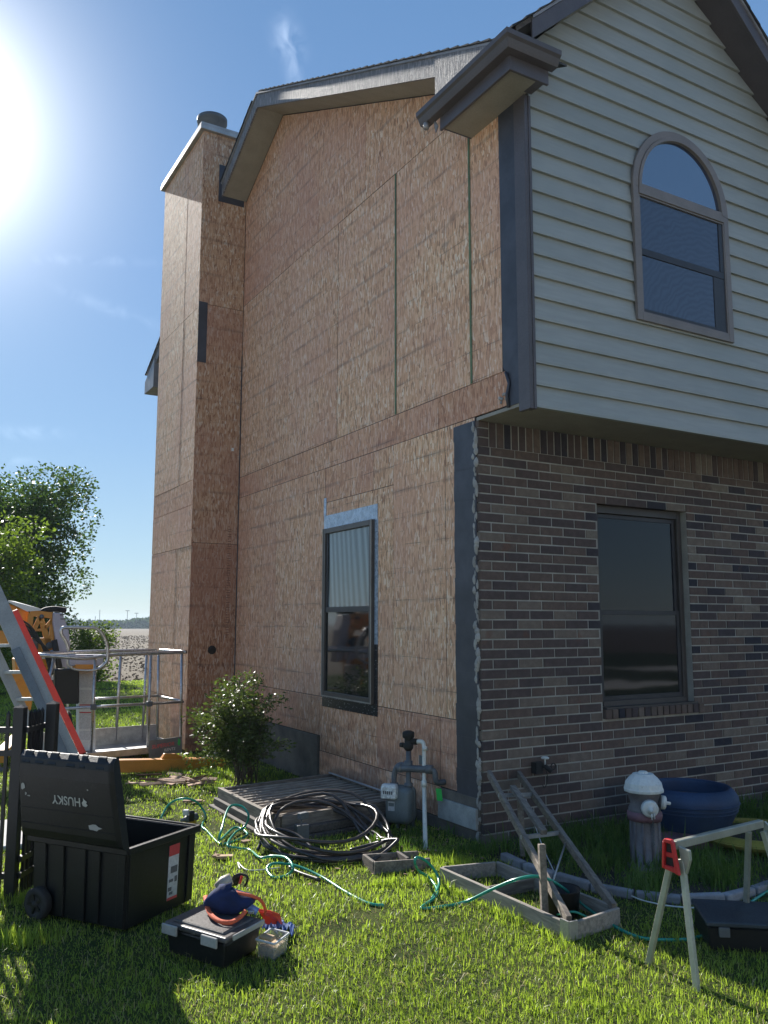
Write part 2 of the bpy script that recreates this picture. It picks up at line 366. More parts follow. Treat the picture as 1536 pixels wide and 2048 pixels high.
M['poly'] = pm('black_poly_pipe', (.050, .042, .040), .33, var=.3, bump=.1, wear=.4, wearcol=(.13, .11, .1))
M['meter'] = pm('meter_grey', (.16, .185, .185), .5, .1, var=.12, bump=.15, wear=.25, wearcol=(.09, .08, .07))
M['iron_pipe'] = pm('iron_pipe', (.13, .14, .15), .55, .2, var=.2, bump=.2)
M['pvc'] = pm('pvc', (.72, .72, .66), .45, var=.08, bump=.04)
M['tag_green'] = pm('green_tag', (.04, .55, .10), .5, bump=0, var=.03)
M['tag_yellow'] = pm('yellow_tag', (.55, .46, .08), .5, bump=0, var=.03)
M['orange'] = pm('lift_orange', (.62, .25, .03), .42, var=.12, scale=4, bump=.1, wear=.25, wearcol=(.22, .12, .06))
M['hood'] = pm('lift_grey_hood', (.40, .38, .44), .5, var=.08)
M['white_paint'] = pm('white_paint', (.66, .66, .63), .5, var=.07, bump=.05)
M['decal'] = pm('decal', (.52, .52, .52), .5, var=.12, scale=60, bump=0)
M['decal_dark'] = pm('decal_dark', (.10, .10, .11), .5, bump=0)
M['decal_red'] = pm('decal_red', (.55, .05, .06), .5, bump=0)
M['red_glass'] = pm('red_fibreglass', (.80, .06, .025), .4, var=.1, bump=.08)
M['red_plastic'] = pm('red_plastic', (.60, .025, .03), .4, var=.1, bump=.05)
M['orange_strap'] = pm('orange_strap', (.75, .13, .05), .8, var=.15, bump=.4, bscale=200)
M['blue_cloth'] = pm('navy_cloth', (.012, .024, .085), .95, var=.4, scale=14, bump=1.0, bscale=28)
M['blue_light'] = pm('blue_mesh_cloth', (.08, .18, .50), .85, var=.4, scale=40, bump=.5, col2=(.35, .45, .7))
M['tan_tool'] = pm('tan_plastic', (.48, .42, .33), .5)
M['yellow_plastic'] = pm('yellow_plastic', (.70, .42, .03), .45)
M['nails'] = pm('tan_contents', (.52, .36, .20), .8, var=.3, scale=60, bump=.5)
M['blue_rubber'] = pm('blue_painted_rubber', (.018, .045, .105), .65, var=.25, scale=5, bump=.3, wear=.15, wearcol=(.03, .05, .12))
M['yellow_rubber'] = pm('yellow_painted_rubber', (.26, .215, .03), .6, var=.2, scale=6, bump=.3, wear=.3, wearcol=(.15, .13, .05))
M['soil'] = pm('soil', (.055, .042, .030), .95, var=.4, bump=1, bscale=40)
M['hyd_white'] = pm('chipped_white_paint', (.62, .63, .60), .55, var=.1, bump=.3, bscale=60, wear=.6, wearcol=(.20, .16, .13))
M['hyd_body'] = pm('faded_violet_paint', (.125, .115, .12), .6, var=.35, bump=.4, bscale=70, wear=.4, wearcol=(.08, .06, .06))
M['hyd_red'] = pm('dull_maroon_paint', (.17, .09, .11), .7, var=.3, bump=.4)
M['stone'] = pm('edging_stone', (.30, .29, .30), .85, var=.25, bump=.6, tint=.25)
M['saw_metal'] = pm('sawhorse_metal', (.40, .40, .33), .45, .35, var=.15, scale=10, bump=.12)
M['debris'] = pm('torn_board', (.36, .22, .14), .85, var=.35, scale=12, bump=.5, tint=.3)
M['cloud_strip'] = pm('strip_metal', (.35, .36, .40), .35, .5, var=.1)
M['blue_grey'] = pm('dark_blue_grey_lid', (.035, .045, .055), .5)
M['tote_lid'] = pm('dusty_tote_lid', (.075, .068, .065), .42, var=.4, scale=9, bump=.25, wear=.5, wearcol=(.22, .20, .18))
M['latch_grey'] = pm('latch_grey', (.36, .35, .32), .5)
M['nb_wall'] = pm('pale_siding', (.62, .60, .55), .7, var=.06, bump=.05)
M['print'] = pm('faded_print', (.20, .10, .07), .8, bump=0)
M['sign_grey'] = pm('sign_grey', (.15, .16, .165), .5, bump=0)
M['decal_red2'] = pm('sign_red', (.62, .12, .12), .5, bump=0)
M['ladder_grey'] = pm('ladder_rail', (.33, .32, .29), .5, .2, var=.12, bump=.08)
M['ladder_dark'] = pm('ladder_lower_rail', (.17, .175, .17), .45, .4, var=.15, bump=.08)
M['clod'] = pm('clod', (.12, .078, .045), .95, var=.35, bump=.3)
def hose_mat():
    t = NT('green_hose'); t.set('Base Color', (.03, .36, .25)); t.set('Roughness', .25); t.set('Transmission Weight', .25); t.set('IOR', 1.4)
    n = t.noise(t.pos, 30, 2); t.set('Base Color', t.mix(n, (.02, .27, .20), (.06, .46, .33))); return t.m
M['hose'] = hose_mat()
def glass_mat(name, col=(.012, .014, .018), rough=.03, ior=1.75, screen=0, moire=0):
    t = NT(name); t.set('Base Color', col); t.set('Roughness', rough); t.set('IOR', ior); t.set('Specular IOR Level', .5)
    if moire:
        wv = t.node('ShaderNodeTexWave', wave_type='RINGS', rings_direction='SPHERICAL'); t.put(wv.inputs['Vector'], t.mapv(t.pos, (1, 1, 1), (-1.9, .6, -3.6))); wv.inputs['Scale'].default_value = 7; wv.inputs['Distortion'].default_value = 9; wv.inputs['Detail'].default_value = 2; wv.inputs['Detail Scale'].default_value = 1.2
        t.set('Base Color', t.mix(wv.outputs['Fac'], (.045, .058, .09), (.06, .077, .115)))
    elif screen: t.set('Base Color', t.mix(t.step(t.noise(t.pos, 2.2, 4), .35, .7), col, screen))
    t.bump(t.noise(t.pos, 2.0, 2), .05 if not moire else moire, .02); return t.m
M['glass_front'] = glass_mat('window_glass', (.008, .010, .016), .04, 1.42)
M['glass_screen'] = glass_mat('screened_glass', (.014, .018, .026), .12, 1.65, moire=.06)
M['glass_side'] = glass_mat('side_window_glass', (.012, .014, .016), .05, 1.7)
def clear_mat(name, col, alpha, rough=.2):
    t = NT(name); t.set('Base Color', col); t.set('Roughness', rough); t.set('Transmission Weight', .8); t.set('IOR', 1.3); t.set('Alpha', alpha); return t.m
M['clear'] = clear_mat('clear_plastic', (.85, .88, .9), .55, .25)
M['lens'] = pm('register_lens', (.74, .75, .72), .2, var=.3, scale=50, bump=0)

def leaf_mat(name, a, b, rough=.45, trans=.45):
    t = NT(name); f = t.attr('tint'); c = t.ramp(f, [(0, a), (.6, b), (1, sc(b, 1.35))])
    t.set('Base Color', c); t.set('Roughness', rough); t.set('Specular IOR Level', .35 if name != 'bush_leaf' else .16)
    tr = t.node('ShaderNodeBsdfTranslucent'); t.l.new(t.mix(1.0, c, (1.3, 1.45, .65), 'MULTIPLY'), tr.inputs[0])
    mx = t.node('ShaderNodeMixShader'); mx.inputs[0].default_value = trans; t.l.new(t.b.outputs[0], mx.inputs[1]); t.l.new(tr.outputs[0], mx.inputs[2]); t.l.new(mx.outputs[0], t.out.inputs[0])
    return t.m
M['grass'] = leaf_mat('grass_blade', (.10, .15, .025), (.33, .41, .075), .42, .5)
M['straw'] = leaf_mat('straw', (.20, .16, .075), (.42, .36, .18), .6, .25)
M['weed'] = leaf_mat('weed_blade', (.04, .085, .02), (.11, .18, .04), .5, .4)
M['tree'] = leaf_mat('tree_leaf', (.028, .055, .016), (.075, .12, .03), .45, .33)
M['tree_y'] = leaf_mat('young_tree_leaf', (.06, .10, .018), (.15, .20, .035), .45, .45)
M['bush'] = leaf_mat('bush_leaf', (.025, .045, .016), (.105, .135, .045), .4, .3)
M['far'] = leaf_mat('far_tree_leaf', (.03, .055, .02), (.06, .10, .03), .8, .2)

def ground_mat():
    t = NT('field_ground'); n = t.noise(t.pos, .6, 6, .65); n2 = t.noise(t.pos, 7, 5, .7); n3 = t.noise(t.mapv(t.pos, (.25, .02, 1), rot=(0, 0, .2)), 3, 4)
    c = t.mix(t.step(n2, .3, .7), (.06, .038, .023), (.125, .085, .052)); c = t.mix(t.math('MULTIPLY', t.step(n, .4, .65), .6), c, (.13, .10, .055))
    c = t.mix(t.math('MULTIPLY', t.step(n3, .45, .6), .5), c, (.14, .11, .055))
    t.set('Base Color', c); t.set('Roughness', .95); t.bump(t.math('ADD', n, n2), 1, .08); return t.m
M['field'] = ground_mat()
def lawn_mat():
    t = NT('lawn_base'); n = t.noise(t.pos, 3, 5); n2 = t.noise(t.pos, 60, 3)
    c = t.mix(t.step(n, .35, .7), (.030, .052, .012), (.065, .085, .022)); c = t.mix(t.step(n2, .45, .7), c, (.09, .075, .04))
    t.set('Base Color', c); t.set('Roughness', 1.0); t.set('Specular IOR Level', .05); t.bump(n2, .8, .01); return t.m
M['lawn'] = lawn_mat()

# ================================================================== ground
def terrain(x, y):
    d = math.hypot(x, y); return 0 if d < 22 else -.0056*(d-22)
mb = MB(); rings = [0, 6, 12, 18, 22, 30, 45, 70, 110, 180, 300, 480, 800, 1300]; NS = 48
vs = [(0, 0, -.02)]; fs = []
for r_ in rings[1:]:
    for k in range(NS):
        a = 2*math.pi*k/NS; x, y = r_*math.cos(a), r_*math.sin(a); vs.append((x, y, -.02+(terrain(x, y) if r_ <= 480 else terrain(480, 0))))
for k in range(NS): fs.append((0, 1+k, 1+(k+1) % NS))
for i in range(len(rings)-2):
    for k in range(NS):
        a = 1+i*NS; fs.append((a+k, a+NS+k, a+NS+(k+1) % NS, a+(k+1) % NS))
mb.add(vs, fs, True); ob('field', mb, M['field'], kind='structure')
# lawn: ragged far edge about 20 m beyond the camera
mb = MB(); vs = [(0, 0, 0)]; NS = 96; fr_ = (.12, .3, .5, .7, .85, 1)
for q in fr_:
    for k in range(NS):
        a = 2*math.pi*k/NS; ex = math.cos(a); ey = math.sin(a)
        r_ = min(17.2/max(ey, .2), 60) if ey > 0 else 40
        r_ = min(r_, 45)*(1+.015*math.sin(9*a)+.01*math.sin(23*a))*q
        x, y = r_*ex, r_*ey; vs.append((x, y, terrain(x, y)+(.03 if r_ > 15 else 0)))
mb.add(vs, [(0, 1+k, 1+(k+1) % NS) for k in range(NS)]+[(1+i*NS+k, 1+i*NS+NS+k, 1+i*NS+NS+(k+1) % NS, 1+i*NS+(k+1) % NS) for i in range(len(fr_)-1) for k in range(NS)]); ob('lawn', mb, M['lawn'], kind='structure')
mb = MB(); mb.box(-4.6, -2.75, 1.5, 2.35, -.02, .03); ob('concrete_pad', mb, M['pale_pad'], kind='structure', bevel=.008)
# soil of the planting bed in front of the brick wall
mb = MB(); bed = [g(967, 1700), g(1000, 1722), g(1040, 1742), g(1120, 1770), g(1200, 1792), g(1290, 1806), g(1360, 1814), g(1440, 1812), g(1536, 1792), g(1700, 1740)]
pts = [Vector((p.x, p.y, .004)) for p in bed]+[Vector((4.5, -.9, .004)), Vector((4.5, 0, .004)), Vector((0, 0, .004))]
mb.add(pts, [tuple(range(len(pts)))]); ob('bed_soil', mb, M['soil'], kind='structure')

# ================================================================== house
HOUSE = thing('house', (2, 3, 0), 'two storey house, side wall stripped to bare strand board, brick and siding in front', 'house')
SL = .49; PKY, PKZ = 3.80, 7.56            # side gable: soffit line at the wall
def rz(y): return PKZ-SL*abs(y-PKY)
# core that backs every cladding
mb = MB()
mb.prism([(.014, 0.12, 0), (.014, 7.6, 0), (.014, 7.6, rz(7.6)), (.014, PKY, PKZ), (.014, 0.12, rz(0.12))], (6, 0, 0)); mb.box(.014, .03, .02, .12, 0, 5.6)
ob('wall_core', mb, M['gap'], HOUSE)
mb = MB(); mb.prism([(.014, -.57, 3.06), (3.9, -.57, 3.06), (3.9, -.57, 5.0), (1.58, -.57, 7.07), (.014, -.57, 5.62)], (0, .6, 0)); ob('wall_core', mb, M['gap'], HOUSE)
# --- strand board wall
SH = ob('sheathing', MB().box(.002, .013, .03, 4.97, .3, 5.6), M['gap'], HOUSE)
def panel(poly_yz, tint, name='sheathing_panel', mat='osb_y', parent=None, x=0.0, th=.0115):
    off = random.uniform(-.0015, .0015)
    mb = MB(); mb.prism([(x+off, y, z) for y, z in poly_yz][::-1], (th, 0, 0), tint); return ob(name, mb, M[mat], parent or SH)
def rect(y0, y1, z0, z1, gp=.003): return [(y0+gp, z0+gp), (y1-gp, z0+gp), (y1-gp, z1-gp), (y0+gp, z1-gp)]
WY0, WY1, WZ0, WZ1 = 1.50, 2.555, .83, 2.47      # side window
lay = [  # lower wall
 (.04, .53, .31, .824, .5), (.53, 1.5, .31, .824, .35), (1.5, 2.62, .31, .824, .4), (2.62, 3.85, .45, .824, .25), (3.85, 4.98, .45, .824, .3),
 (.53, 1.35, .085, .31, .6), (1.35, 2.62, .085, .31, .45),
 (.04, .437, .824, 3.07, .72), (.437, 1.226, .824, 3.07, .85), (1.226, WY0, .824, 2.72, .75), (WY1, 3.78, .824, 3.07, .55), (3.78, 4.98, .824, 3.07, .42),
 (1.226, 1.578, 2.72, 3.07, .6), (1.578, WY1, 2.72, 3.07, .5), (WY0, WY1, WZ1, 2.72, .7),
 # band at the floor line
 (-.36, .53, 3.07, 3.33, .25), (.53, 2.9, 3.07, 3.33, .45), (2.9, 4.98, 3.07, 3.33, .35),
 # upper wall
 (-.36, .06, 3.33, 5.56, .8), (.06, 1.174, 3.33, 5.56, .78), (1.174, 2.316, 3.33, 5.56, .7), (2.316, 3.5, 3.33, 5.56, .6), (3.5, 4.98, 3.33, 5.56, .5)]
for y0, y1, z0, z1, ti in lay: panel(rect(y0, y1, z0, z1), ti)
# gable panels above the horizontal seam
def gab(y0, y1, ti):
    g_ = .003; pts = [(y0+g_, 5.56+g_), (y1-g_, 5.56+g_), (y1-g_, rz(y1)-.01)]
    if y0 < PKY < y1: pts.append((PKY, PKZ-.01))
    pts.append((y0+g_, rz(y0)-.01)); panel(pts, ti)
gab(.02, .75, .6); gab(.75, 1.75, .55); gab(1.75, 2.785, .5); gab(2.785, 3.95, .42); gab(3.95, 4.98, .35)
for y in (.06, 1.174):
    mb = MB(); mb.box(-.004, .0, y+.004, y+.026, 3.335, 5.556); ob('sheet_edge_paint', mb, M['edge'], SH)
# foundation and skirting
mb = MB(); mb.box(-.02, .012, 2.64, 4.98, 0, .445); mb.box(-.012, .012, .03, 2.64, 0, .08); mb.box(-.012, .012, .03, .53, .08, .305); ob('foundation', mb, M['foundation'], HOUSE, bevel=.004)
mb = MB(); mb.box(-.035, -.013, .04, .52, .09, .235); ob('skirting_board', mb, M['pale_board'], HOUSE, bevel=.002)
mb = MB(); mb.box(-.018, -.002, 1.0, 2.62, .0, .085); ob('black_flashing', mb, M['black_tape'], HOUSE)
# felt strips at the corner
mb = MB()
n = 24
for i in range(n):
    z0 = .25+(3.04-.25)*i/n; z1 = .25+(3.04-.25)*(i+1)/n; a = .004*math.sin(i*1.7)
    mb.box(-.007-.002*(i % 2), -.0005, .03+a*.5, .305+a, z0, z1)
ob('corner_felt', mb, M['felt'], HOUSE)
mb = MB(); mb.prism([(-.007, -.50, 3.06), (-.007, -.38, 3.06), (-.007, -.355, 3.14), (-.007, -.385, 3.26), (-.007, -.34, 3.32), (-.007, -.315, 3.36), (-.007, -.305, 5.3), (-.007, -.50, 5.3)][::-1], (.007, 0, 0)); ob('corner_felt', mb, M['felt'], HOUSE)
mb = MB(); mb.tube([(-.012, -.375, 3.05), (-.02, -.37, 3.14), (-.014, -.39, 3.22), (-.02, -.36, 3.31)], .012, 6); ob('torn_felt_edge', mb, M['felt'], HOUSE)
# sheet behind felt on the jetty side
mb = MB(); mb.box(.0, .0135, -.56, -.30, 3.06, 5.3); ob('jetty_side', mb, M['gap'], HOUSE)
mb = MB(); mb.box(-.022, .012, -.622, -.50, 2.99, 5.29); mb.box(.0121, .035, -.628, -.56, 2.99, 5.29); ob('corner_trim', mb, M['trim'], HOUSE, bevel=.003)
mb = MB(); mb.box(.0, 4.4, -.58, .02, 3.035, 3.06); ob('jetty_soffit', mb, M['soffit'], HOUSE)
# little foam/adhesive lumps at the band end
mb = MB()
for i in range(7):
    y = -.33+random.uniform(-.02, .1); z = 3.1+random.uniform(0, .1); mb.lathe((-.004, y, z), (-1, 0, 0), [(0, .014), (.006, .011), (.010, .004)], 6)
ob('adhesive_dab', mb, M['mortar_rough'], HOUSE, kind='stuff')

# --- siding, one board at a time
SID = ob('siding_wall', MB().box(.04, 4.4, -.585, -.575, 3.02, 4.5), M['gap'], HOUSE)
PX, PZ, FS = 1.58, 7.10, .90
c0 = 3.008; ch = .1582
for i in range(27):
    z0 = c0+i*ch; z1 = min(z0+ch+.012, PZ-.02)
    def xr(z): return (max(.036, PX-(PZ-z)/FS), min(4.4, PX+(PZ-z)/FS))
    if z0 > PZ-.1: break
    xa0, xb0 = xr(z0); xa1, xb1 = xr(z1)
    y0 = -.610; y1 = -.590
    zm = z0+ch*.52
    prof = [(y0-.002, z0), (y0-.002, z0+.012), (y0+.003, z0+.016)]
    mb = MB()
    v = []
    for (xx0, xx1, side) in ((xa0, xa1, 0), (xb0, xb1, 1)):
        v += [(xx0, y0-.006, z0), (xx0+(xx1-xx0)*.12, y0-.006, z0+.018), (xx1, y1, z1), (xx1, y1+.01, z1), (xx0, y1+.01, z0)]
    mb.add(v, [(0, 1, 2, 3, 4), (9, 8, 7, 6, 5), (0, 5, 6, 1), (1, 6, 7, 2), (2, 7, 8, 3), (3, 8, 9, 4), (4, 9, 5, 0)], tint=random.random())
    ob('siding_board', mb, M['siding'], SID)

# --- brick wall, one brick at a time (the 300 nearest singly, the rest joined)
BW = ob('brick_wall', MB().box(.012, 1.177, .006, .105, 0, 3.035).box(2.228, 4.4, .006, .105, 0, 3.035).box(1.177, 2.228, .006, .105, 0, .80).box(1.177, 2.228, .006, .105, 2.50, 3.035), M['mortar'], HOUSE)
CH, BL, JT = .07135, .2340, .0105
OPX0, OPX1, OPZ0, OPZ1 = 1.18, 2.225, .875, 2.497
bricks = []
def addb(x0, x1, z0, z1, kind=0):
    if x1-x0 < .02: return
    bricks.append((x0, x1, z0, z1, kind))
topz = 2.842
nrow = int(topz/CH)+1
for r_ in range(nrow+1):
    z1 = topz-r_*CH; z0 = z1-CH+JT
    if z1 < .0: break
    x = -.0 if r_ % 2 else -.117-JT*.0
    while x < 4.3:
        x0, x1 = max(x, 0), x+BL-JT; x += BL
        if x1 < .02: continue
        if z0 < OPZ1-.01 and z1 > OPZ0+.0 and x1 > OPX0 and x0 < OPX1:
            if x0 < OPX0-.03: addb(x0, OPX0-.004, z0, z1)
            if x1 > OPX1+.03: addb(OPX1+.004, x1, z0, z1)
            continue
        if z0 < .875 and z1 > .79 and x1 > OPX0 and x0 < OPX1+.05:
            if x0 < OPX0-.03: addb(x0, OPX0-JT, z0, z1)
            if x1 > OPX1+.08: addb(OPX1+.055, x1, z0, z1)
            continue
        addb(x0, x1, z0, z1)
x = .105
while x < 4.3: addb(x, x+CH-JT, topz+JT*.4, 3.034, 1); x += CH
z = topz+JT*.4
while z < 3.0: addb(0, .095, z, min(z+CH-JT, 3.034), 0); z += CH
x = OPX0
while x < OPX1+.04: addb(x, x+CH-JT, .795, .868, 2); x += CH
def bdist(b): return (Vector(((b[0]+b[1])/2, 0, (b[2]+b[3])/2))-CAM).length
bricks.sort(key=bdist)
def brick_geo(mb, w, h, o, tint, kind, end=False):
    d0 = random.uniform(-.0035, .002)
    y0 = d0 if kind != 2 else -.03
    x, z = o; y1 = .100; e = .0035
    jl = [random.uniform(-.0018, .0018) for _ in range(4)]
    v = [(x+jl[0]+e, y0, z+e), (x+w+jl[1]-e, y0, z+e+jl[2]), (x+w-e, y0, z+h-e), (x+e, y0, z+h-e+jl[3]),
         (x, y0+e, z), (x+w, y0+e, z), (x+w, y0+e, z+h), (x, y0+e, z+h), (x, y1, z), (x+w, y1, z), (x+w, y1, z+h), (x, y1, z+h)]
    f = [(0, 1, 2, 3)[::-1][::-1]]+[(4, 5, 1, 0), (5, 6, 2, 1), (6, 7, 3, 2), (7, 4, 0, 3), (8, 9, 5, 4), (9, 10, 6, 5), (10, 11, 7, 6), (11, 8, 4, 7)]
    mb.add(v, f, tint=tint)
variants = {}
def tnt(): return min(1, max(0, random.gauss(.46, .27)))
rest = MB()
single = 0
for b in bricks:
    w, h = b[1]-b[0], b[3]-b[2]
    if single < 296 and b[3] > .02:
        key = (round(w, 3), round(h, 3), b[4], random.randrange(9))
        if key not in variants:
            m_ = MB(); brick_geo(m_, w, h, (0, 0), tnt(), b[4]); me = mesh_of('brick', m_); me.materials.append(M['brick']); variants[key] = me
        inst('brick', variants[key], (b[0], 0, b[2]), BW); single += 1
    else: brick_geo(rest, w, h, (b[0], b[2]), tnt(), b[4])
ob('bricks', rest, M['brick'], BW, kind='stuff')
# raw mortar squeezed out along the opened end of the brickwork
mb = MB(); z = .05
while z < 3.02:
    rr = random.uniform(.008, .022); y = random.uniform(.02, .06); hh = random.uniform(.02, .05)
    mb.lathe((-.002, y, z), (random.uniform(-.2, .2), .1, 1), [(-hh, rr*.4), (-hh*.5, rr), (0, rr*1.1), (hh*.5, rr*.8), (hh, rr*.3)], 6, smooth=False); z += random.uniform(.018, .05)
ob('squeezed_mortar', mb, M['mortar_rough'], BW, kind='stuff')

# --- windows
def sash_window_front():
    w = ob('window', MB().box(OPX0, OPX1, .112, .119, OPZ0, OPZ1), M['gap'], HOUSE, label='dark brown sash window set in the brick wall')
    x0, x1, z0, z1 = OPX0+.003, OPX1-.003, OPZ0, OPZ1
    m = MB(); t_ = .05
    m.box(x0, x0+t_, .062, .111, z0, z1); m.box(x1-t_, x1, .062, .111, z0, z1); m.box(x0+t_, x1-t_, .062, .111, z1-t_-.015, z1); m.box(x0+t_, x1-t_, .052, .111, z0, z0+t_)
    ob('window_frame', m, M['window_dark'], w, bevel=.003)
    m = MB(); zm = 1.62; a, b = x0+t_+.001, x1-t_-.001; zt = z1-t_-.017
    for (q0, q1, yy) in ((zm-.02, zt, .088), (z0+t_, zm+.02, .074)):
        m.box(a, a+.035, yy, yy+.014, q0, q1); m.box(b-.035, b, yy, yy+.014, q0, q1); m.box(a+.035, b-.035, yy, yy+.014, q0, q0+.035); m.box(a+.035, b-.035, yy, yy+.014, q1-.035, q1)
    ob('sash', m, M['dark_sash'], w, bevel=.002)
    ob('pane', MB().box(a+.03, b-.03, .096, .100, zm, zt-.02), M['glass_front'], w)
    ob('pane', MB().box(a+.03, b-.03, .082, .086, z0+t_+.02, zm), M['glass_front'], w)
    m = MB(); m.box(x0+.02, x1+.03, -.015, .06, .869, .884); ob('window_sill', m, M['window_dark'], w)
M['window_dark'] = pm('dark_window_frame', (.06, .05, .045), .5, var=.1, bump=.06)
sash_window_front()
def arch_window():
    w = ob('window', MB().box(1.06, 2.10, -.612, -.60, 3.85, 4.9), M['gap'], HOUSE, label='arched window with brown trim in the siding')
    X0, X1, Z0, ZS = 1.03, 2.135, 3.812, 4.885; cx = (X0+X1)/2; ro = (X1-X0)/2; AH = .585
    def ring(ro, ri, ao, ai, y0, y1, n=28):
        m = MB(); vs = []
        for k in range(n+1):
            a = math.pi*k/n; vs += [(cx-ro*math.cos(a), y0, ZS+ao*math.sin(a)), (cx-ri*math.cos(a), y0, ZS+ai*math.sin(a)), (cx-ri*math.cos(a), y1, ZS+ai*math.sin(a)), (cx-ro*math.cos(a), y1, ZS+ao*math.sin(a))]
        m.add(vs, [(4*k+j, 4*k+(j+1) % 4, 4*k+4+(j+1) % 4, 4*k+4+j) for k in range(n) for j in range(4)]); return m
    t_ = .058
    m = ring(ro, ro-t_, AH, AH-t_, -.640, -.612); m.box(X0, X0+t_, -.640, -.612, Z0, ZS); m.box(X1-t_, X1, -.640, -.612, Z0, ZS); m.box(X0+t_, X1-t_, -.640, -.612, Z0, Z0+t_)
    ob('window_frame', m, M['window_trim'], w, bevel=.003)
    r2 = ro-t_-.0; m = ring(r2, r2-.028, AH-t_, AH-t_-.028, -.650, -.613); m.box(X0+t_+.001, X1-t_-.001, -.646, -.613, ZS-.055, ZS+.03)
    ob('window_frame', m, M['window_trim'], w, bevel=.002)
    m = MB(); n = 28; r3 = r2-.02; a3 = AH-t_-.02
    vs = [(cx-r3*math.cos(math.pi*k/n), -.622, ZS+.02+(a3-.02)*math.sin(math.pi*k/n)) for k in range(n+1)]
    m.prism(vs, (0, .006, 0)); ob('pane', m, M['glass_arch'], w)
    a, b = X0+t_+.001, X1-t_-.001; zt = ZS-.056; zb = Z0+t_+.001; zm = 4.375
    m = MB(); m.box(a, a+.012, -.636, -.614, zb, zt); m.box(b-.012, b, -.636, -.614, zb, zt); m.box(a+.012, b-.012, -.636, -.614, zt-.012, zt); m.box(a+.012, b-.012, -.636, -.614, zb, zb+.012)
    ob('screen_frame', m, M['window_trim'], w)
    m = MB(); m.box(a+.013, b-.013, -.630, -.616, zm-.035, zm+.02); m.box(b-.06, b-.013, -.630, -.616, zm+.021, zt-.013); m.box(b-.15, b-.013, -.628, -.6165, zb+.013, zm-.036); m.box(a+.013, b-.14, -.628, -.6165, zb+.013, zb+.04)
    ob('sash', m, M['dark_sash'], w, bevel=.002)
    ob('pane', MB().box(a+.013, b-.055, -.622, -.618, zm+.01, zt-.013), M['glass_screen'], w)
    ob('pane', MB().box(a+.013, b-.10, -.622, -.618, zb+.03, zm-.03), M['glass_screen'], w)
M['glass_arch'] = glass_mat('arched_glass', (.012, .03, .07), .02, 3.4)
arch_window()
def side_window():
    w = ob('window', MB().box(.004, .013, WY0, WY1, WZ0, WZ1), M['gap'], HOUSE, label='tall bronze window ringed with flashing tape in the bare board wall')
    m = MB()
    y0, y1, z0, z1 = 1.545, 2.525, .835, 2.452; t_ = .05
    for q in ((y0, y0+t_, z0, z1), (y1-t_, y1, z0, z1), (y0+t_, y1-t_, z0, z0+t_), (y0+t_, y1-t_, z1-t_, z1)): m.box(-.036, .003, *q)
    ob('window_frame', m, M['bronze'], w, bevel=.003)
    m = MB(); e = .012
    for q in ((y0, y0+e, z0, z1), (y1-e, y1, z0, z1), (y0+e, y1-e, z0, z0+e)): m.box(-.041, -.0365, *q)
    ob('frame_lip', m, M['tan_lip'], w)
    m = MB(); zm = 1.665
    m.box(-.026, -.001, y0+t_+.001, y1-t_-.001, zm-.03, zm+.02)
    m.box(-.022, -.001, y1-t_-.035, y1-t_-.001, zm+.021, z1-t_-.001); m.box(-.022, -.001, y0+t_+.001, y0+t_+.02, zm+.021, z1-t_-.001)
    ob('sash', m, M['dark_sash'], w, bevel=.002)
    ob('pane', MB().box(-.010, -.006, y0+t_+.015, y1-t_-.03, zm+.015, z1-t_-.001), M['glass_side_up'], w)
    ob('pane', MB().box(-.014, -.010, y0+t_+.001, y1-t_-.001, z0+t_+.001, zm-.025), M['glass_side'], w)
    m = MB(); m.box(-.006, -.0002, WY0-.005, WY1+.01, z1+.002, z1+.135); m.box(-.0062, -.0003, WY1-.035, WY1+.015, z1+.136, z1+.315)
    m.box(-.0061, -.0004, WY1-.028, WY1+.012, 1.72, z1+.001); m.box(-.0063, -.0005, WY0-.012, WY0+.042, 1.35, z1+.001)
    ob('flashing_tape', m, M['tape'], w)
    m = MB(); m.box(-.006, -.0002, WY0-.012, WY1+.012, WZ0-.095, z0-.001); m.box(-.0061, -.0004, WY1-.028, WY1+.015, z0, 1.72); m.box(-.0058, -.0006, WY0-.012, WY0+.042, z0, 1.35)
    ob('black_tape', m, M['black_tape'], w)
M['tan_lip'] = pm('tan_lip', (.30, .26, .22), .5)
def wavy_glass():
    t = NT('upper_side_glass')
    wv = t.node('ShaderNodeTexWave', wave_type='BANDS', bands_direction='Y'); t.put(wv.inputs['Vector'], t.mapv(t.pos, (1, 1, .22), rot=(.5, 0, 0))); wv.inputs['Scale'].default_value = 3.6; wv.inputs['Distortion'].default_value = 5; wv.inputs['Detail'].default_value = 2; wv.inputs['Detail Scale'].default_value = .5
    t.set('Base Color', t.mix(wv.outputs['Fac'], (.055, .07, .075), (.20, .24, .25)))  # pale wavy bands in the colour of the upper pane
    t.set('Roughness', .08); t.set('IOR', 1.7); return t.m
M['glass_side_up'] = wavy_glass()
side_window()

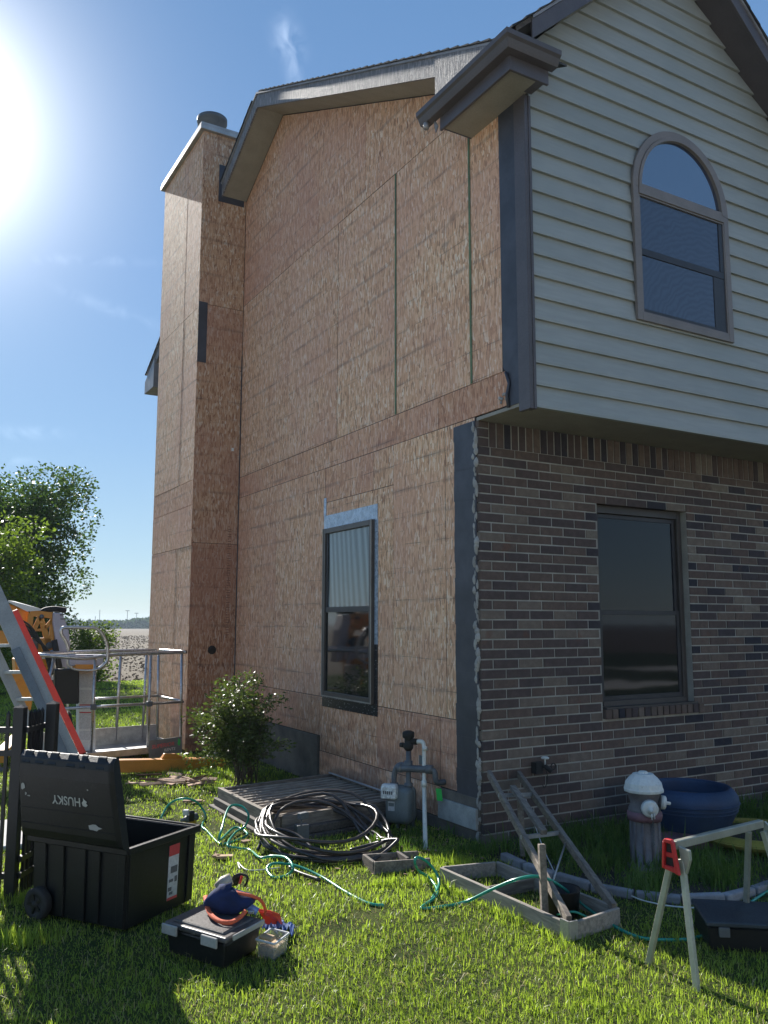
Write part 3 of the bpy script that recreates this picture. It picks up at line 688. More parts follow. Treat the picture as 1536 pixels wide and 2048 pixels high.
# --- chimney
CHX, CY0, CY1, CZ = -.592, 4.982, 6.745, 7.86
CHM = ob('chimney', MB().box(CHX+.014, .0, CY0+.014, CY1-.014, 0, CZ-.02), M['gap'], HOUSE)
def cpan(x0, x1, z0, z1, ti):   # on the near face
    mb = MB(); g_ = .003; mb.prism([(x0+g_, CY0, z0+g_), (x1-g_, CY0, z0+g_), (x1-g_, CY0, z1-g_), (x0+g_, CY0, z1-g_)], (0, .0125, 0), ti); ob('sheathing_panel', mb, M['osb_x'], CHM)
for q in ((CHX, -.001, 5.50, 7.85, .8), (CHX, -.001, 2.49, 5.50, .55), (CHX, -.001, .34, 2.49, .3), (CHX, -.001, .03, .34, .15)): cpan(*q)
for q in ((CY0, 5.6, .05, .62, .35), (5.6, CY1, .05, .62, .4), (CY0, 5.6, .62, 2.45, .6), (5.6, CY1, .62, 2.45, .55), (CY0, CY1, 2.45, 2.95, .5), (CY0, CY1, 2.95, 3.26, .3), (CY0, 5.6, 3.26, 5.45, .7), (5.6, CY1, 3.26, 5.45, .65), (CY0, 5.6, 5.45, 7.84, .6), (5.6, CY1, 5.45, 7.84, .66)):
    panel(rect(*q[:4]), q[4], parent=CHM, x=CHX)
mb = MB(); mb.box(CHX-.05, .05, CY0-.045, CY1+.05, CZ, CZ+.035); mb.box(CHX-.054, .054, CY0-.05, CY1+.055, CZ-.06, CZ-.001); ob('chimney_cap', mb, M['galv'], CHM, bevel=.004)
mb = MB(); mb.lathe((-.28, 5.62, CZ+.035), (0, 0, 1), [(0, .195), (.44, .195), (.445, .205), (.50, .205), (.505, .18)], 28); ob('flue_pipe', mb, M['iron_pipe'], CHM)
mb = MB(); mb.box(CHX+.002, CHX+.115, CY0-.006, CY0-.0005, 4.74, 5.52); ob('felt_patch', mb, M['felt'], CHM)
mb = MB(); mb.box(-.375, -.03, CY0-.006, CY0-.0005, 6.90, 7.40); ob('felt_patch', mb, M['felt'], CHM)
mb = MB(); mb.lathe((-.298, CY0-.002, 1.205), (0, 1, 0), [(0, .052), (.004, .052)], 24); ob('vent_hole_shade', mb, M['gap'], CHM)  # flat dark disc stands in for the shade inside the hole
mb = MB(); mb.box(-.012, -.002, CY0-.012, CY0-.003, .45, 4.9); ob('inner_corner_felt', mb, M['felt'], CHM)
mb = MB(); mb.box(-.115, -.085, CY0-.0025, CY0-.0005, 3.66, 3.70); ob('paper_label', mb, M['white_paint'], CHM)

# mill print running up the near face of the chimney, faint
mb = MB()
for i in range(46):
    z_ = 1.35+i*.03; w_ = .045 if i % 5 else .02
    mb.add([(-.135, CY0-.0008, z_), (-.135+w_, CY0-.0008, z_), (-.135+w_, CY0-.0008, z_+.008), (-.135, CY0-.0008, z_+.008)], [(0, 1, 2, 3)])
ob('mill_print', mb, M['print'], CHM, kind='stuff')
# --- side gable roof: soffit, rake boards, shingles
RX = -.335
ROOF = ob('roof', MB().prism([(.0, .05, rz(.05)+.12), (.0, PKY, PKZ+.12), (.0, 8.35, rz(8.35)+.12), (.0, 8.35, rz(8.35)+.17), (.0, PKY, PKZ+.17), (.0, .05, rz(.05)+.17)][::-1], (6.5, 0, 0)).prism([(RX+.02, -.75, rz(-.75)+.12), (RX+.02, .05, rz(.05)+.12), (RX+.02, .05, rz(.05)+.17), (RX+.02, -.75, rz(-.75)+.17)][::-1], (-RX-.0, 0, 0)), M['wood_dark'], HOUSE)
def slope_prism(mb, y0, y1, zo, th, x0, x1, tint=.5, dz0=0, dz1=0):
    mb.prism([(x0, y0, rz(y0)+zo+dz0), (x0, y1, rz(y1)+zo+dz1), (x0, y1, rz(y1)+zo+th), (x0, y0, rz(y0)+zo+th)][::-1], (x1-x0, 0, 0), tint)
mb = MB(); slope_prism(mb, .1, PKY, 0, .015, RX+.02, -.001); slope_prism(mb, PKY, 4.98, 0, .015, RX+.02, -.001); ob('soffit', mb, M['soffit'], ROOF)
mb = MB(); slope_prism(mb, 6.75, 8.3, 0, .015, RX+.02, -.001); ob('soffit', mb, M['soffit'], ROOF)
mb = MB(); slope_prism(mb, .02, PKY, -.012, .165, RX, RX+.02); slope_prism(mb, PKY, 4.98, -.012, .165, RX, RX+.02)
mb2 = MB(); slope_prism(mb2, 6.75, 8.35, -.012, .165, RX, RX+.02); ob('rake_board', mb2, M['fascia'], ROOF)
mb.prism([(RX, -.62, 5.50), (RX, -.75, rz(-.75)+.10), (RX, -.75, rz(-.75)+.153), (RX, .03, rz(.03)+.153), (RX, .03, 5.40), (RX, -.05, 5.47)], (-.012, 0, 0))
ob('rake_board', mb, M['fascia'], ROOF)
mb = MB(); slope_prism(mb, -.78, PKY, .154, .02, RX-.015, RX+.05); slope_prism(mb, PKY, 8.38, .154, .02, RX-.015, RX+.05)
ob('drip_edge', mb, M['drip'], ROOF)
# far eave return
mb = MB(); mb.prism([(-.36, 7.9, 5.16), (-.36, 8.42, 5.16), (-.36, 8.42, 5.36), (-.36, 7.9, 5.62)][::-1], (.36, 0, 0)); ob('eave_return', mb, M['drip'], ROOF, bevel=.004)
mb = MB(); N = 36
for side in (0, 1):
    L = (PKY+.8) if side == 0 else (8.42-PKY); N = int(L/.125)
    for i in range(N):
        ya = -.8+i*.125 if side == 0 else 8.42-i*.125; yb = ya+(.14 if side == 0 else -.14)
        if side == 0: yb = min(yb, PKY+.02)
        else: yb = max(yb, PKY-.02)
        x = RX-.03
        while x < 6.4:
            if side == 0 and ya < .05 and x > -.05: break
            w = .3 if x < 3 else 1.0
            za, zb = rz(ya)+.176, rz(yb)+.176
            dz = .014+random.uniform(0, .005)
            P = [(x, ya, za), (x+w-.004, ya, za), (x+w-.004, yb, zb), (x, yb, zb)]
            mb.add(P+[(p[0], p[1], p[2]+(dz if k < 2 else .002)) for k, p in enumerate(P)], [(0, 3, 2, 1), (4, 5, 6, 7), (0, 1, 5, 4), (1, 2, 6, 5), (2, 3, 7, 6), (3, 0, 4, 7)], tint=random.random()); x += w
ob('shingles', mb, M['shingle'], ROOF, kind='stuff')

# --- front gable roof
def front_slabs():
    mb = MB(); F = lambda x: 7.10-.90*abs(x-1.58)
    for xe in (-.28, 4.2):
        pts = [(xe, -.86, F(xe)+.10), (1.58, -.86, F(1.58)+.10), (1.58, PKY-(PKZ-F(1.58))/SL, F(1.58)+.10), (xe, max(-.8, PKY-(PKZ-F(xe))/SL), F(xe)+.10)]
        if xe < 0: pts = pts[::-1]
        mb.prism(pts, (0, 0, .04))
    return mb
FR = ob('front_roof', front_slabs(), M['wood_dark'], HOUSE)
def fz(x): return PZ-FS*abs(x-PX)
FY = -.865
def frake(x0, x1, lo, hi, ya, yb, mat, name, bev=0):
    m = MB(); m.prism([(x0, ya, fz(x0)+lo), (x1, ya, fz(x1)+lo), (x1, ya, fz(x1)+hi), (x0, ya, fz(x0)+hi)], (0, yb-ya, 0)); return ob(name, m, M[mat], FR, bevel=bev)
frake(-.14, PX, -.03, .115, FY, FY+.02, 'trim', 'rake_board', .002); frake(PX, 4.2, -.03, .115, FY, FY+.02, 'trim', 'rake_board', .002)
frake(.3, PX, 0, .012, FY+.021, -.60, 'soffit_dim', 'soffit') if 'soffit_dim' in M else frake(.3, PX, 0, .012, FY+.021, -.60, 'soffit', 'soffit')
frake(PX, 4.2, 0, .012, FY+.021, -.60, 'trim', 'soffit')
frake(-.14, PX, .116, .14, FY-.012, FY+.05, 'drip', 'drip_edge'); frake(PX, 4.2, .116, .14, FY-.012, FY+.05, 'drip', 'drip_edge')
mb = MB()
for s_ in (-1, 1):
    for i in range(22):
        xa = PX+s_*(1.92 if s_ < 0 else 2.6)-s_*i*.122; xb = xa-s_*.135
        if (xa-PX)*s_ < .05: break
        if (xb-PX)*s_ < 0: xb = PX
        y = FY-.03
        while y < PKY-(PKZ-fz(xa))/SL+.25:
            w = .3; za, zb = fz(xa)+.142, fz(xb)+.142; dz = .014+random.uniform(0, .005)
            P = [(xa, y, za), (xa, y+w-.004, za), (xb, y+w-.004, zb), (xb, y, zb)]
            if s_ > 0: pass
            mb.add(P+[(p[0], p[1], p[2]+(dz if k < 2 else .002)) for k, p in enumerate(P)], [(0, 3, 2, 1), (4, 5, 6, 7), (0, 1, 5, 4), (1, 2, 6, 5), (2, 3, 7, 6), (3, 0, 4, 7)], tint=random.random()); y += w
ob('shingles', mb, M['shingle'], FR, kind='stuff')
# boxed eave return at the corner with its gutter
BX0, BX1, BY0, BY1, BZ = -.30, .045, -.812, .035, 5.30
ER = ob('eave_return', MB().box(BX0+.021, .0, BY0+.021, BY1-.002, BZ, BZ+.012), M['soffit'], HOUSE)
ER['label'] = 'boxed eave return with soffit'
mb = MB(); mb.box(BX0, BX0+.02, BY0, BY1, BZ-.03, BZ+.19); mb.box(BX0+.0201, BX1, BY0, BY0+.02, BZ-.03, BZ+.19); mb.box(BX0+.0201, -.001, BY1-.0015, BY1+.008, BZ-.005, BZ+.18); mb.box(-.03, BX1-.004, BY0+.0201, -.63, BZ-.001, BZ+.02)
ob('fascia_board', mb, M['trim'], ER, bevel=.002)
mb = MB(); mb.box(BX0+.02, -.001, BY0+.02, BY1, BZ+.18, BZ+.19); ob('return_top', mb, M['shingle'], ER)
def gutter_prof(): return [(0, 0), (.062, 0), (.072, .018), (.086, .05), (.104, .066), (.107, .1), (.099, .1), (.096, .072), (.078, .055), (.062, .012), (.008, .012), (.004, .11), (0, .11)]
pr = gutter_prof(); gz = BZ+.075; vs = []
ends = []
for (o_, q) in enumerate(pr):
    d, h = q; vs += [(BX0-d, .21, gz+h), (BX0-d, BY0-d, gz+h), (BX1+.03, BY0-d, gz+h)]
m = MB(); n = len(pr)
m.add(vs, [(3*i+j, 3*((i+1) % n)+j, 3*((i+1) % n)+j+1, 3*i+j+1) for i in range(n) for j in (0, 1)]+[tuple(3*i for i in range(n)), tuple(3*i+2 for i in range(n))[::-1]])
ob('gutter', m, M['trim'], ER)
mb = MB(); mb.tube([(BX0-.05, .15, gz-.0), (BX0-.05, .15, gz-.045)], .022, 12); mb.prism([(BX0-.01, .05, gz-.06), (BX0-.01, .12, gz+.05), (BX0-.01, .08, gz-.10)], (.008, 0, 0)); mb.tube([(BX0-.05, .2, gz+.02), (BX0-.08, .205, gz+.07)], .007, 6)
ob('gutter_outlet', mb, M['drip'], ER)
mb = MB(); mb.box(BX0+.02, 1.2, BY0+.03, -.55, BZ+.02, BZ+.15)

# --- hose bib on the brick
HB = ob('hose_bib', MB().tube([(.515, .0, .50), (.515, -.08, .50), (.53, -.12, .47)], .017, 8).lathe((.515, -.01, .50), (0, -1, 0), [(0, .03), (.008, .03)], 10).box(.44, .50, -.06, -.003, .45, .53), M['rubber'], HOUSE)
ob('tap_handle', MB().lathe((.515, -.07, .555), (0, 0, 1), [(0, .028), (.01, .03), (.016, .02)], 8).tube([(.515, -.07, .51), (.515, -.07, .556)], .006, 6), M['white_paint'], HB)
ob('tap_wheel', MB().tube([(.575+.022*math.cos(a), -.09, .50+.022*math.sin(a)) for a in [2*math.pi*k/12 for k in range(12)]], .005, 5, closed=True), M['rubber'], HB)
ob('tap_wire', MB().tube(spline([(.56, -.02, .48), (.575, -.025, .40), (.55, -.02, .34), (.53, -.02, .36)], 5), .003, 5), M['rubber'], HB)
#@@PART2
# ================================================================== things by the wall
# --- gas meter
GM = thing('gas_meter', (-.2, .72, 0), 'grey gas meter with pipes and clear register box against the wall', 'gas meter')
c = Vector((-.235, .72, .17))
u = Vector((.62, -.785, 0)).normalized(); f_ = Vector((-.785, -.62, 0)).normalized()
def loc(a, b, h): return c+u*a+f_*b+Vector((0, 0, h))
def rr_outline(w, h, r, n=5, low=.0):
    pts = []
    for cx_, cz_, a0 in ((w-r, h-r, 0), (-w+r, h-r, 90), (-w+r*1.4, -h+r*1.4, 180), (w-r*1.4, -h+r*1.4, 270)):
        rr = r if a0 < 180 else r*1.4
        for k in range(n+1): a = R(a0+90*k/n); pts.append((cx_+rr*math.cos(a), cz_+rr*math.sin(a)))
    return pts
m = MB(); ol = rr_outline(.105, .135, .04)
lay_ = [(-.075, .80), (-.065, .95), (-.04, 1.0), (.035, 1.0), (.075, .93), (.09, .75)]
vs = [loc(px*k, d, pz*k) for d, k in lay_ for px, pz in ol]; n = len(ol)
m.add(vs, [(i*n+k, i*n+(k+1) % n, (i+1)*n+(k+1) % n, (i+1)*n+k) for i in range(len(lay_)-1) for k in range(n)]+[tuple(range(n))[::-1], tuple((len(lay_)-1)*n+k for k in range(n))], True)
m.lathe(loc(-.02, .03, -.135), (0, 0, -1), [(0, .02), (.03, .015), (.04, .008)], 8)
ob('meter_body', m, M['meter'], GM)
ob('meter_flange', MB().prism([loc(px*1.07, -.012, pz*1.06) for px, pz in ol], f_*.014), M['meter'], GM, bevel=.002)
rg = ob('register', MB().obox(loc(-.055, .105, .105), u*.062, f_*.032, Vector((0, 0, .048))), M['lens'], GM, bevel=.012, seg=2)
ob('register_cover', MB().obox(loc(-.055, .1, .147), u*.058, f_*.03, Vector((0, 0, .016))), M['white_paint'], rg, bevel=.01, seg=2)
m = MB()
for k in range(5): m.obox(loc(-.088+.016*k, .1385, .105), u*.005, f_*.001, Vector((0, 0, .012)))
ob('dial', m, M['decal_dark'], rg)
ob('name_plate', MB().obox(loc(-.045, .0925, .0), u*.026, f_*.001, Vector((0, 0, .034))), M['decal'], GM)
ob('name_plate', MB().obox(loc(-.045, .0940, .012), u*.022, f_*.0008, Vector((0, 0, .012))), M['meter'], GM)
m = MB(); m.tube(spline([loc(-.055, 0, .12), loc(-.055, 0, .22), loc(-.02, -.0, .285), loc(.05, 0, .29)], 6), .021, 10)
m.lathe(loc(-.055, 0, .125), (0, 0, 1), [(0, .032), (.03, .032)], 8)
ob('inlet_pipe', m, M['iron_pipe'], GM)
m = MB(); m.tube([loc(.06, 0, -.17), loc(.06, 0, .42)], .02, 10); m.lathe(loc(.06, 0, .255), (0, 0, 1), [(0, .033), (.07, .033)], 10); m.lathe(loc(.06, 0, .13), (0, 0, 1), [(0, .034), (.03, .034)], 8)
m.tube([loc(.09, 0, -.17), loc(.09, 0, -.02)], .018, 8)
ob('riser_pipe', m, M['iron_pipe'], GM)
m = MB(); m.tube(spline([loc(-.02, 0.02, .27), loc(.1, .02, .272), loc(.24, .02, .275)], 3), .027, 10); m.tube(spline([loc(.24, .02, .275), loc(.275, .02, .26), loc(.285, .02, .2), loc(.30, 0, .18), loc(.36, -.05, .185)], 4), .021, 10); m.lathe(loc(.21, .02, .275), u, [(0, .034), (.05, .034)], 8)
m.lathe(loc(-.02, .02, .27), u, [(0, .033), (.035, .033)], 8); m.tube([loc(.36, -.05, .185), loc(.37, -.2, .185)], .018, 8)
ob('outlet_pipe', m, M['iron_pipe'], GM)
m = MB(); m.lathe(loc(.06, 0, .40), (0, 0, 1), [(0, .022), (.02, .038), (.05, .04), (.06, .03), (.09, .03), (.10, .046), (.13, .048), (.14, .044), (.15, .02)], 16); m.tube([loc(.06, 0, .47), loc(.13, .0, .47)], .024, 8); m.box(*[x for x in (0, 0, 0, 0, 0, 0)]) if 0 else None
m.lathe(loc(.02, 0, .44), u*-1, [(0, .02), (.03, .016)], 8)
ob('regulator', m, M['rubber'], GM)
ob('meter_tag', MB().obox(loc(.315, .035, .10), u*.022, f_*.0008, Vector((-.006, .0, .045))), M['tag_green'], GM)
ob('wall_flange', MB().obox(Vector((-.012, .77, .47)), (.002, 0, 0), (0, .04, 0), (0, 0, .035)), M['meter'], GM)
PV = MB(); pb = g(851, 1700); pt_ = loc(.13, 0, .47); pv1 = Vector((pb.x+.05, pb.y+.1, .60))
PV.tube(spline([pt_, loc(.165, 0, .472), loc(.185, .005, .455), loc(.19, .01, .41)], 5)+[loc(.19, .012, .1), Vector((pb.x, pb.y, -.02))], .0165, 10)
PV.lathe(loc(.19, .012, .19), (0, 0, -1), [(0, .021), (.045, .021)], 10); PV.lathe(loc(.195, .01, .44), (0, 0, -1), [(0, .021), (.03, .021)], 10)
tag(ob('vent_pipe', PV, M['pvc']), 'white plastic pipe rising from the ground to the regulator above the gas meter', 'pipe')

# --- window well cover
WC = thing('window_well_cover', (-.8, 1.5, 0), 'weathered slatted wooden cover over the window well, below the side window', 'well cover')
A = g(437, 1585, .13); A = Vector((-1.20, 2.06, .125)); B_ = Vector((-1.20, .82, .125)); Cc = Vector((-.06, .94, .125)); D_ = Vector((-.06, 2.20, .125))
def rail(name, a, b, w, h, mat, par, tint=.5): return ob(name, MB().bar(a, b, w, h, tint=tint), M[mat], par, bevel=.003)
rail('edge_rail', A, B_, .035, .085, 'wood_grey', WC); rail('edge_rail', B_+Vector((.02, 0, 0)), Cc, .035, .085, 'wood_greyx', WC); rail('edge_rail', A+Vector((.02, 0, 0)), D_, .035, .07, 'wood_greyx', WC); rail('edge_rail', D_, Cc, .03, .05, 'wood_grey', WC)
NSL = 13
ob('well_shade', MB().box(-1.16, -.03, .9, 2.1, .01, .014), M['soil'], WC)  # dark sheet below the slats stands in for the shade in the well
for i in range(NSL):
    t_ = (i+.8)/(NSL+.4); a = A.lerp(B_, t_)+Vector((.02, 0, .012)); b = D_.lerp(Cc, t_)+Vector((-.02, 0, .012))
    d = (b-a).normalized(); nrm = Vector((0, math.cos(.6), math.sin(.6)))
    mb = MB(); sd = d.cross(Vector((0, 0, 1))).normalized(); mb.obox((a+b)/2-Vector((0, 0, .012)), (b-a)/2, sd*.012, Vector((0, 0, .02)))
    ob('slat', mb, M['slat'], WC, bevel=.002)
rail('batten', A.lerp(D_, .5)+Vector((0, -.03, -.035)), B_.lerp(Cc, .5)+Vector((0, .03, -.035)), .05, .025, 'wood_grey', WC)
TW = thing('timber_curb', (-.8, 1.4, 0), 'dark timber curb under the slatted window well cover', 'curb')
for z_, off in ((.0, .03), (.058, .0)):
    a, b, c2 = A+Vector((-off-.01, off+.02, z_-.125)), B_+Vector((-off-.01, -off-.03, z_-.125)), Cc+Vector((0, -off-.03, z_-.125))
    ob('timber', MB().bar(a, b, .07, .055), M['wood_dark'], TW, bevel=.005); ob('timber', MB().bar(b+Vector((.037, 0, 0)), c2, .07, .055), M['wood_dark'], TW, bevel=.005)
tag(ob('metal_strip', MB().obox((-.10, 1.66, .17), (.022, 0, -.008), (0, .52, 0), (.002, 0, .006)), M['cloud_strip'], bevel=.001), 'bright metal strip lying along the wall on the slatted cover', 'metal strip')
tag(ob('junction_box', MB().box(-1.13, -1.04, .64, .70, .0, .13).tube([(-1.1, .66, .0), (-1.1, .64, .2)], .008, 6).obox((-1.1, .62, .20), (.035, .01, 0), (-.006, .02, .0), (0, 0, .022)), M['iron_pipe'], bevel=.003), 'small grey outlet box on a stake inside the black pipe coil', 'outlet box')

# --- coil of black poly pipe
def coil():
    pts = []; c0_ = Vector((-1.02, .55, .05)); turns = 7; N = 28
    ctr = [(-.98, .62, .10, .44, .50), (-1.0, .55, .05, .40, .56), (-.90, .60, .17, .42, .46), (-1.05, .48, .04, .45, .50), (-.95, .66, .21, .40, .40), (-1.0, .40, .04, .40, .42), (-.88, .58, .12, .38, .52), (-1.04, .60, .07, .36, .46), (-.96, .44, .05, .46, .44)]
    for i, (cx_, cy_, cz_, ra, rb) in enumerate(ctr):
        nx = ctr[(i+1) % len(ctr)]
        for k in range(N):
            t = k/N; a = 2*math.pi*t+.4
            P = [ctr[i][j]*(1-t)+nx[j]*t for j in range(5)]
            z = P[2]+.10*math.sin(a-.2)*(.6+.5*math.sin(i*1.3))+.02*math.sin(3*a+i)
            x = P[0]+P[3]*math.cos(a); y = P[1]+P[4]*math.sin(a)
            if x < -1.17 and False: z = max(z, .05)
            # rests on the cover and curb where it crosses them, on the grass elsewhere
            bl = min(1, max(0, (y-.52)/.42))*min(1, max(0, (x+1.42)/.2)); bl = bl*bl*(3-2*bl); z = z*(1-bl)+bl*(.165+.012*i+.03*math.sin(a*2+i))
            pts.append(Vector((x, y, max(z, .016+.008*(i % 4)))))
    return pts[:-14]
mb = MB(); mb.tube(coil(), .0118, 7)
mb.tube(spline([g(700, 1700, .03), g(745, 1688, .06), g(775, 1680, .10), g(797, 1679, .12)], 6), .011, 7); mb.tube(spline([g(797, 1679, .12), g(775, 1700, .07), g(745, 1722, .03)], 6), .011, 7)
mb.tube(spline([g(515, 1700, .02), g(540, 1660, .12), g(590, 1668, .10), g(625, 1700, .04), g(600, 1706, .03), g(580, 1735, .02), g(640, 1760, .02)], 8), .012, 7)
tag(ob('pipe_coil', mb, M['poly']), 'tangled coil of black plastic pipe on the grass by the well cover', 'pipe coil')

# --- green hoses
def hose(name, pts, r, lab, mat='hose'):
    P = [g(a, b, z) for a, b, z in pts]
    return tag(ob(name, MB().tube(spline(P, 8), r, 8), M[mat]), lab, 'hose', None)
HG = 'clear green air hoses on the lawn'
h1 = hose('air_hose', [(322, 1636, .01), (335, 1612, .08), (352, 1600, .13), (372, 1597, .15), (392, 1603, .12), (405, 1618, .05), (411, 1632, .01), (404, 1652, .01), (414, 1662, .01), (437, 1686, .01), (452, 1687, .01), (475, 1680, .01), (495, 1668, .015), (470, 1655, .02), (440, 1680, .03), (443, 1660, .1), (458, 1615, .17), (482, 1612, .17), (497, 1630, .12), (490, 1652, .04), (470, 1666, .02), (455, 1690, .02), (478, 1697, .01), (500, 1700, .01), (520, 1715, .03), (545, 1712, .05), (573, 1716, .08), (586, 1735, .06), (575, 1750, .01), (548, 1755, .01), (534, 1738, .02), (548, 1727, .04), (590, 1731, .04), (640, 1752, .02), (690, 1783, .012), (735, 1806, .01), (768, 1811, .01)], .0085, 'green air hose looping past the black pipe coil to the middle of the lawn')
h2 = hose('air_hose', [(864, 1797, .01), (878, 1770, .02), (872, 1745, .06), (852, 1722, .14), (834, 1715, .18), (830, 1726, .15), (838, 1742, .08), (858, 1755, .03), (874, 1778, .012), (870, 1795, .01), (846, 1812, .01), (846, 1817, .01), (880, 1814, .01), (930, 1804, .02), (985, 1778, .12), (1035, 1758, .20), (1075, 1753, .22), (1110, 1765, .17), (1150, 1795, .06), (1180, 1820, .02), (1225, 1850, .01), (1270, 1872, .01), (1310, 1879, .01), (1370, 1879, .01), (1405, 1872, .01)], .0085, 'green air hose crossing the timber frame and leading to the saw horse')
h3 = hose('air_hose', [(1110, 1830, .012), (1125, 1828, .05), (1150, 1824, .07), (1180, 1838, .03), (1200, 1850, .01)], .006, 'thin green hose end among the legs of the wooden frame')
h4 = hose('air_hose', [(1463, 1841, .01), (1480, 1822, .012), (1500, 1806, .012), (1536, 1782, .012), (1600, 1745, .012)], .0085, 'short green hose end lying at the far right under the saw horse')
for h in (h1, h2, h3, h4): h['group'] = HG
hose('thin_hose', [(480, 1738, .01), (476, 1725, .012), (492, 1739, .012), (520, 1740, .012), (560, 1735, .012)], .004, 'thin pale tube lying on the grass behind the nail gun', 'pvc')
hose('air_hose', [(1263, 1792, .02), (1290, 1802, .02), (1340, 1812, .03), (1400, 1816, .03), (1440, 1815, .03)], .004, 'thin clear tube lying along the edging stones', 'pvc')

# --- shallow concrete-board trough by the meter
TR = thing('timber_trough', (-.85, -.2, 0), 'low box of grey boards half sunk in the grass below the gas meter', 'planter box')
a, b = g(748, 1748), g(860, 1735); d = (b-a).normalized(); n_ = Vector((-d.y, d.x, 0))
ob('board', MB().bar(a+Vector((0, 0, .03)), b+Vector((0, 0, .015)), .02, .085), M['wood_grey'], TR, bevel=.003)
ob('board', MB().bar(a+n_*.2+Vector((0, 0, .03)), b+n_*.2+Vector((0, 0, .015)), .02, .075), M['wood_grey'], TR, bevel=.003)
for t_ in (.02, .62): q = a.lerp(b, t_); ob('board', MB().bar(q+n_*.012+Vector((0, 0, .025)), q+n_*.188+Vector((0, 0, .025)), .02, .09), M['wood_dark'], TR, bevel=.003)

# --- long timber frame on the lawn
TF = thing('garden_frame', (-.55, -1.1, 0), 'open rectangular frame of grey boards lying where sun meets shade', 'timber frame')
P0, P1, P2, P3 = Vector((-.73, -.55, .05)), Vector((-.72, -1.66, .05)), Vector((-.34, -1.61, .05)), Vector((-.36, -.62, .05))
for a, b in ((P0, P1), (P1+Vector((.015, 0, 0)), P2), (P2+Vector((0, .015, 0)), P3), (P3+Vector((-.015, 0, 0)), P0+Vector((.015, 0, 0)))): ob('board', MB().bar(a+Vector((0, 0, -.008)), b+Vector((0, 0, -.008)), .022, .084), M['frame_wood'], TF, bevel=.003)
ob('board', MB().bar(P0.lerp(P1, .38)+Vector((.015, 0, -.01)), P3.lerp(P2, .35)+Vector((-.015, 0, -.01)), .02, .07), M['wood_greyx'], TF, bevel=.003)
ob('bracket', MB().box(-.745, -.69, -1.685, -1.676, .01, .10).box(-.748, -.737, -1.68, -1.62, .01, .10), M['galv'], TF)
a, b = g(1082, 1845), g(1092, 1845); 
tag(ob('stake', MB().bar((-.655, -1.40, .0), (-.645, -1.375, .385), .035, .035), M['wood_grey'], bevel=.003), 'weathered upright wooden stake standing inside the timber frame', 'stake')
tag(ob('bucket', MB().lathe((-.50, -1.36, .0), (0, 0, 1), [(0, .085), (.12, .095), (.135, .1), (.14, .1), (.135, .09), (.03, .08)], 20), M['black_plastic']), 'dark round bucket inside the timber frame beside the stake', 'bucket')

# --- leaning frame of two rails and rungs
LF = thing('leaning_frame', (-.4, -1.3, 0), 'grey two-rail wooden frame leaning from the lawn against the brick corner', 'ladder')
def lf(px, py, z): return g(px, py, z)
L0, L1 = Vector((-.715, -1.65, .09)), Vector((.02, -.05, .49))
R0, R1 = Vector((-.36, -1.60, .08)), Vector((.30, -.03, .46))
# place the tops on the brick wall plane y=-0.03
ob('rail', MB().bar(L0, L1, .028, .05), M['wood_grey'], LF, bevel=.002); ob('rail', MB().bar(R0, R1, .028, .05), M['wood_grey'], LF, bevel=.002)
for t_, ex in ((.80, 0), (.48, .0)): a, b = L0.lerp(L1, t_), R0.lerp(R1, t_); ob('rung', MB().bar(a-(b-a)*.05, b, .022, .022), M['alu_dull'], LF)
a, b = L0.lerp(L1, .83).lerp(R0.lerp(R1, .83), .42), L0.lerp(L1, .46).lerp(R0.lerp(R1, .46), .5); ob('centre_rail', MB().bar(a+Vector((0, 0, .03)), b+Vector((0, 0, .03)), .04, .03), M['wood_grey'], LF, bevel=.002)
a = L0.lerp(L1, .79).lerp(R0.lerp(R1, .79), .55); ob('prop', MB().bar(a, Vector((a.x-.02, a.y-.05, .02)), .035, .03), M['wood_grey'], LF, bevel=.002)
ob('wire_prop', MB().tube([a+Vector((-.03, -.1, .0)), a+Vector((-.05, -.28, -.26)), a+Vector((-.12, -.5, -.40))], .004, 6), M['alu'], LF)
ob('wire_prop', MB().tube([L0.lerp(L1, .3)+Vector((.1, 0, -.1)), R0.lerp(R1, .42)], .006, 6), M['alu_dull'], LF)

# --- edging stones
pts = [(1000, 1722), (1040, 1742), (1120, 1768), (1200, 1790), (1290, 1804), (1360, 1812), (1440, 1811), (1500, 1798), (1560, 1778), (1640, 1745)]
P = spline([g(a, b) for a, b in pts], 4)
Lc = [0]
for i in range(1, len(P)): Lc.append(Lc[-1]+(P[i]-P[i-1]).length)
def at_len(s):
    for i in range(1, len(P)):
        if Lc[i] >= s: t_ = (s-Lc[i-1])/(Lc[i]-Lc[i-1]); return P[i-1].lerp(P[i], t_)
    return P[-1]
s_ = 0; k = 0
names = ['first edging stone beside the timber frame', 'second edging stone from the timber frame', 'third edging stone from the timber frame', 'fourth edging stone, in front of the hydrant', 'edging stone just left of the saw horse leg', 'edging stone between the saw horse front legs', 'edging stone right of the saw horse front legs', 'edging stone behind the dark crate', 'edging stone at the far right of the bed', 'last edging stone at the picture edge']
while s_+.25 < Lc[-1] and k < 10:
    a, b = at_len(s_), at_len(s_+.255); d = (b-a).normalized(); nn_ = Vector((-d.y, d.x, 0)); tz = random.uniform(-.006, .006)
    tag(ob('edging_stone', MB().prism([a+Vector((0, 0, 0)), b-d*.012, b-d*.012+nn_*.055, a+nn_*.055], (0, 0, .05+tz), random.random()), M['stone'], bevel=.01, seg=2), 'grey scalloped '+names[k], 'edging stone', 'grey stones edging the planting bed'); s_ += .262; k += 1

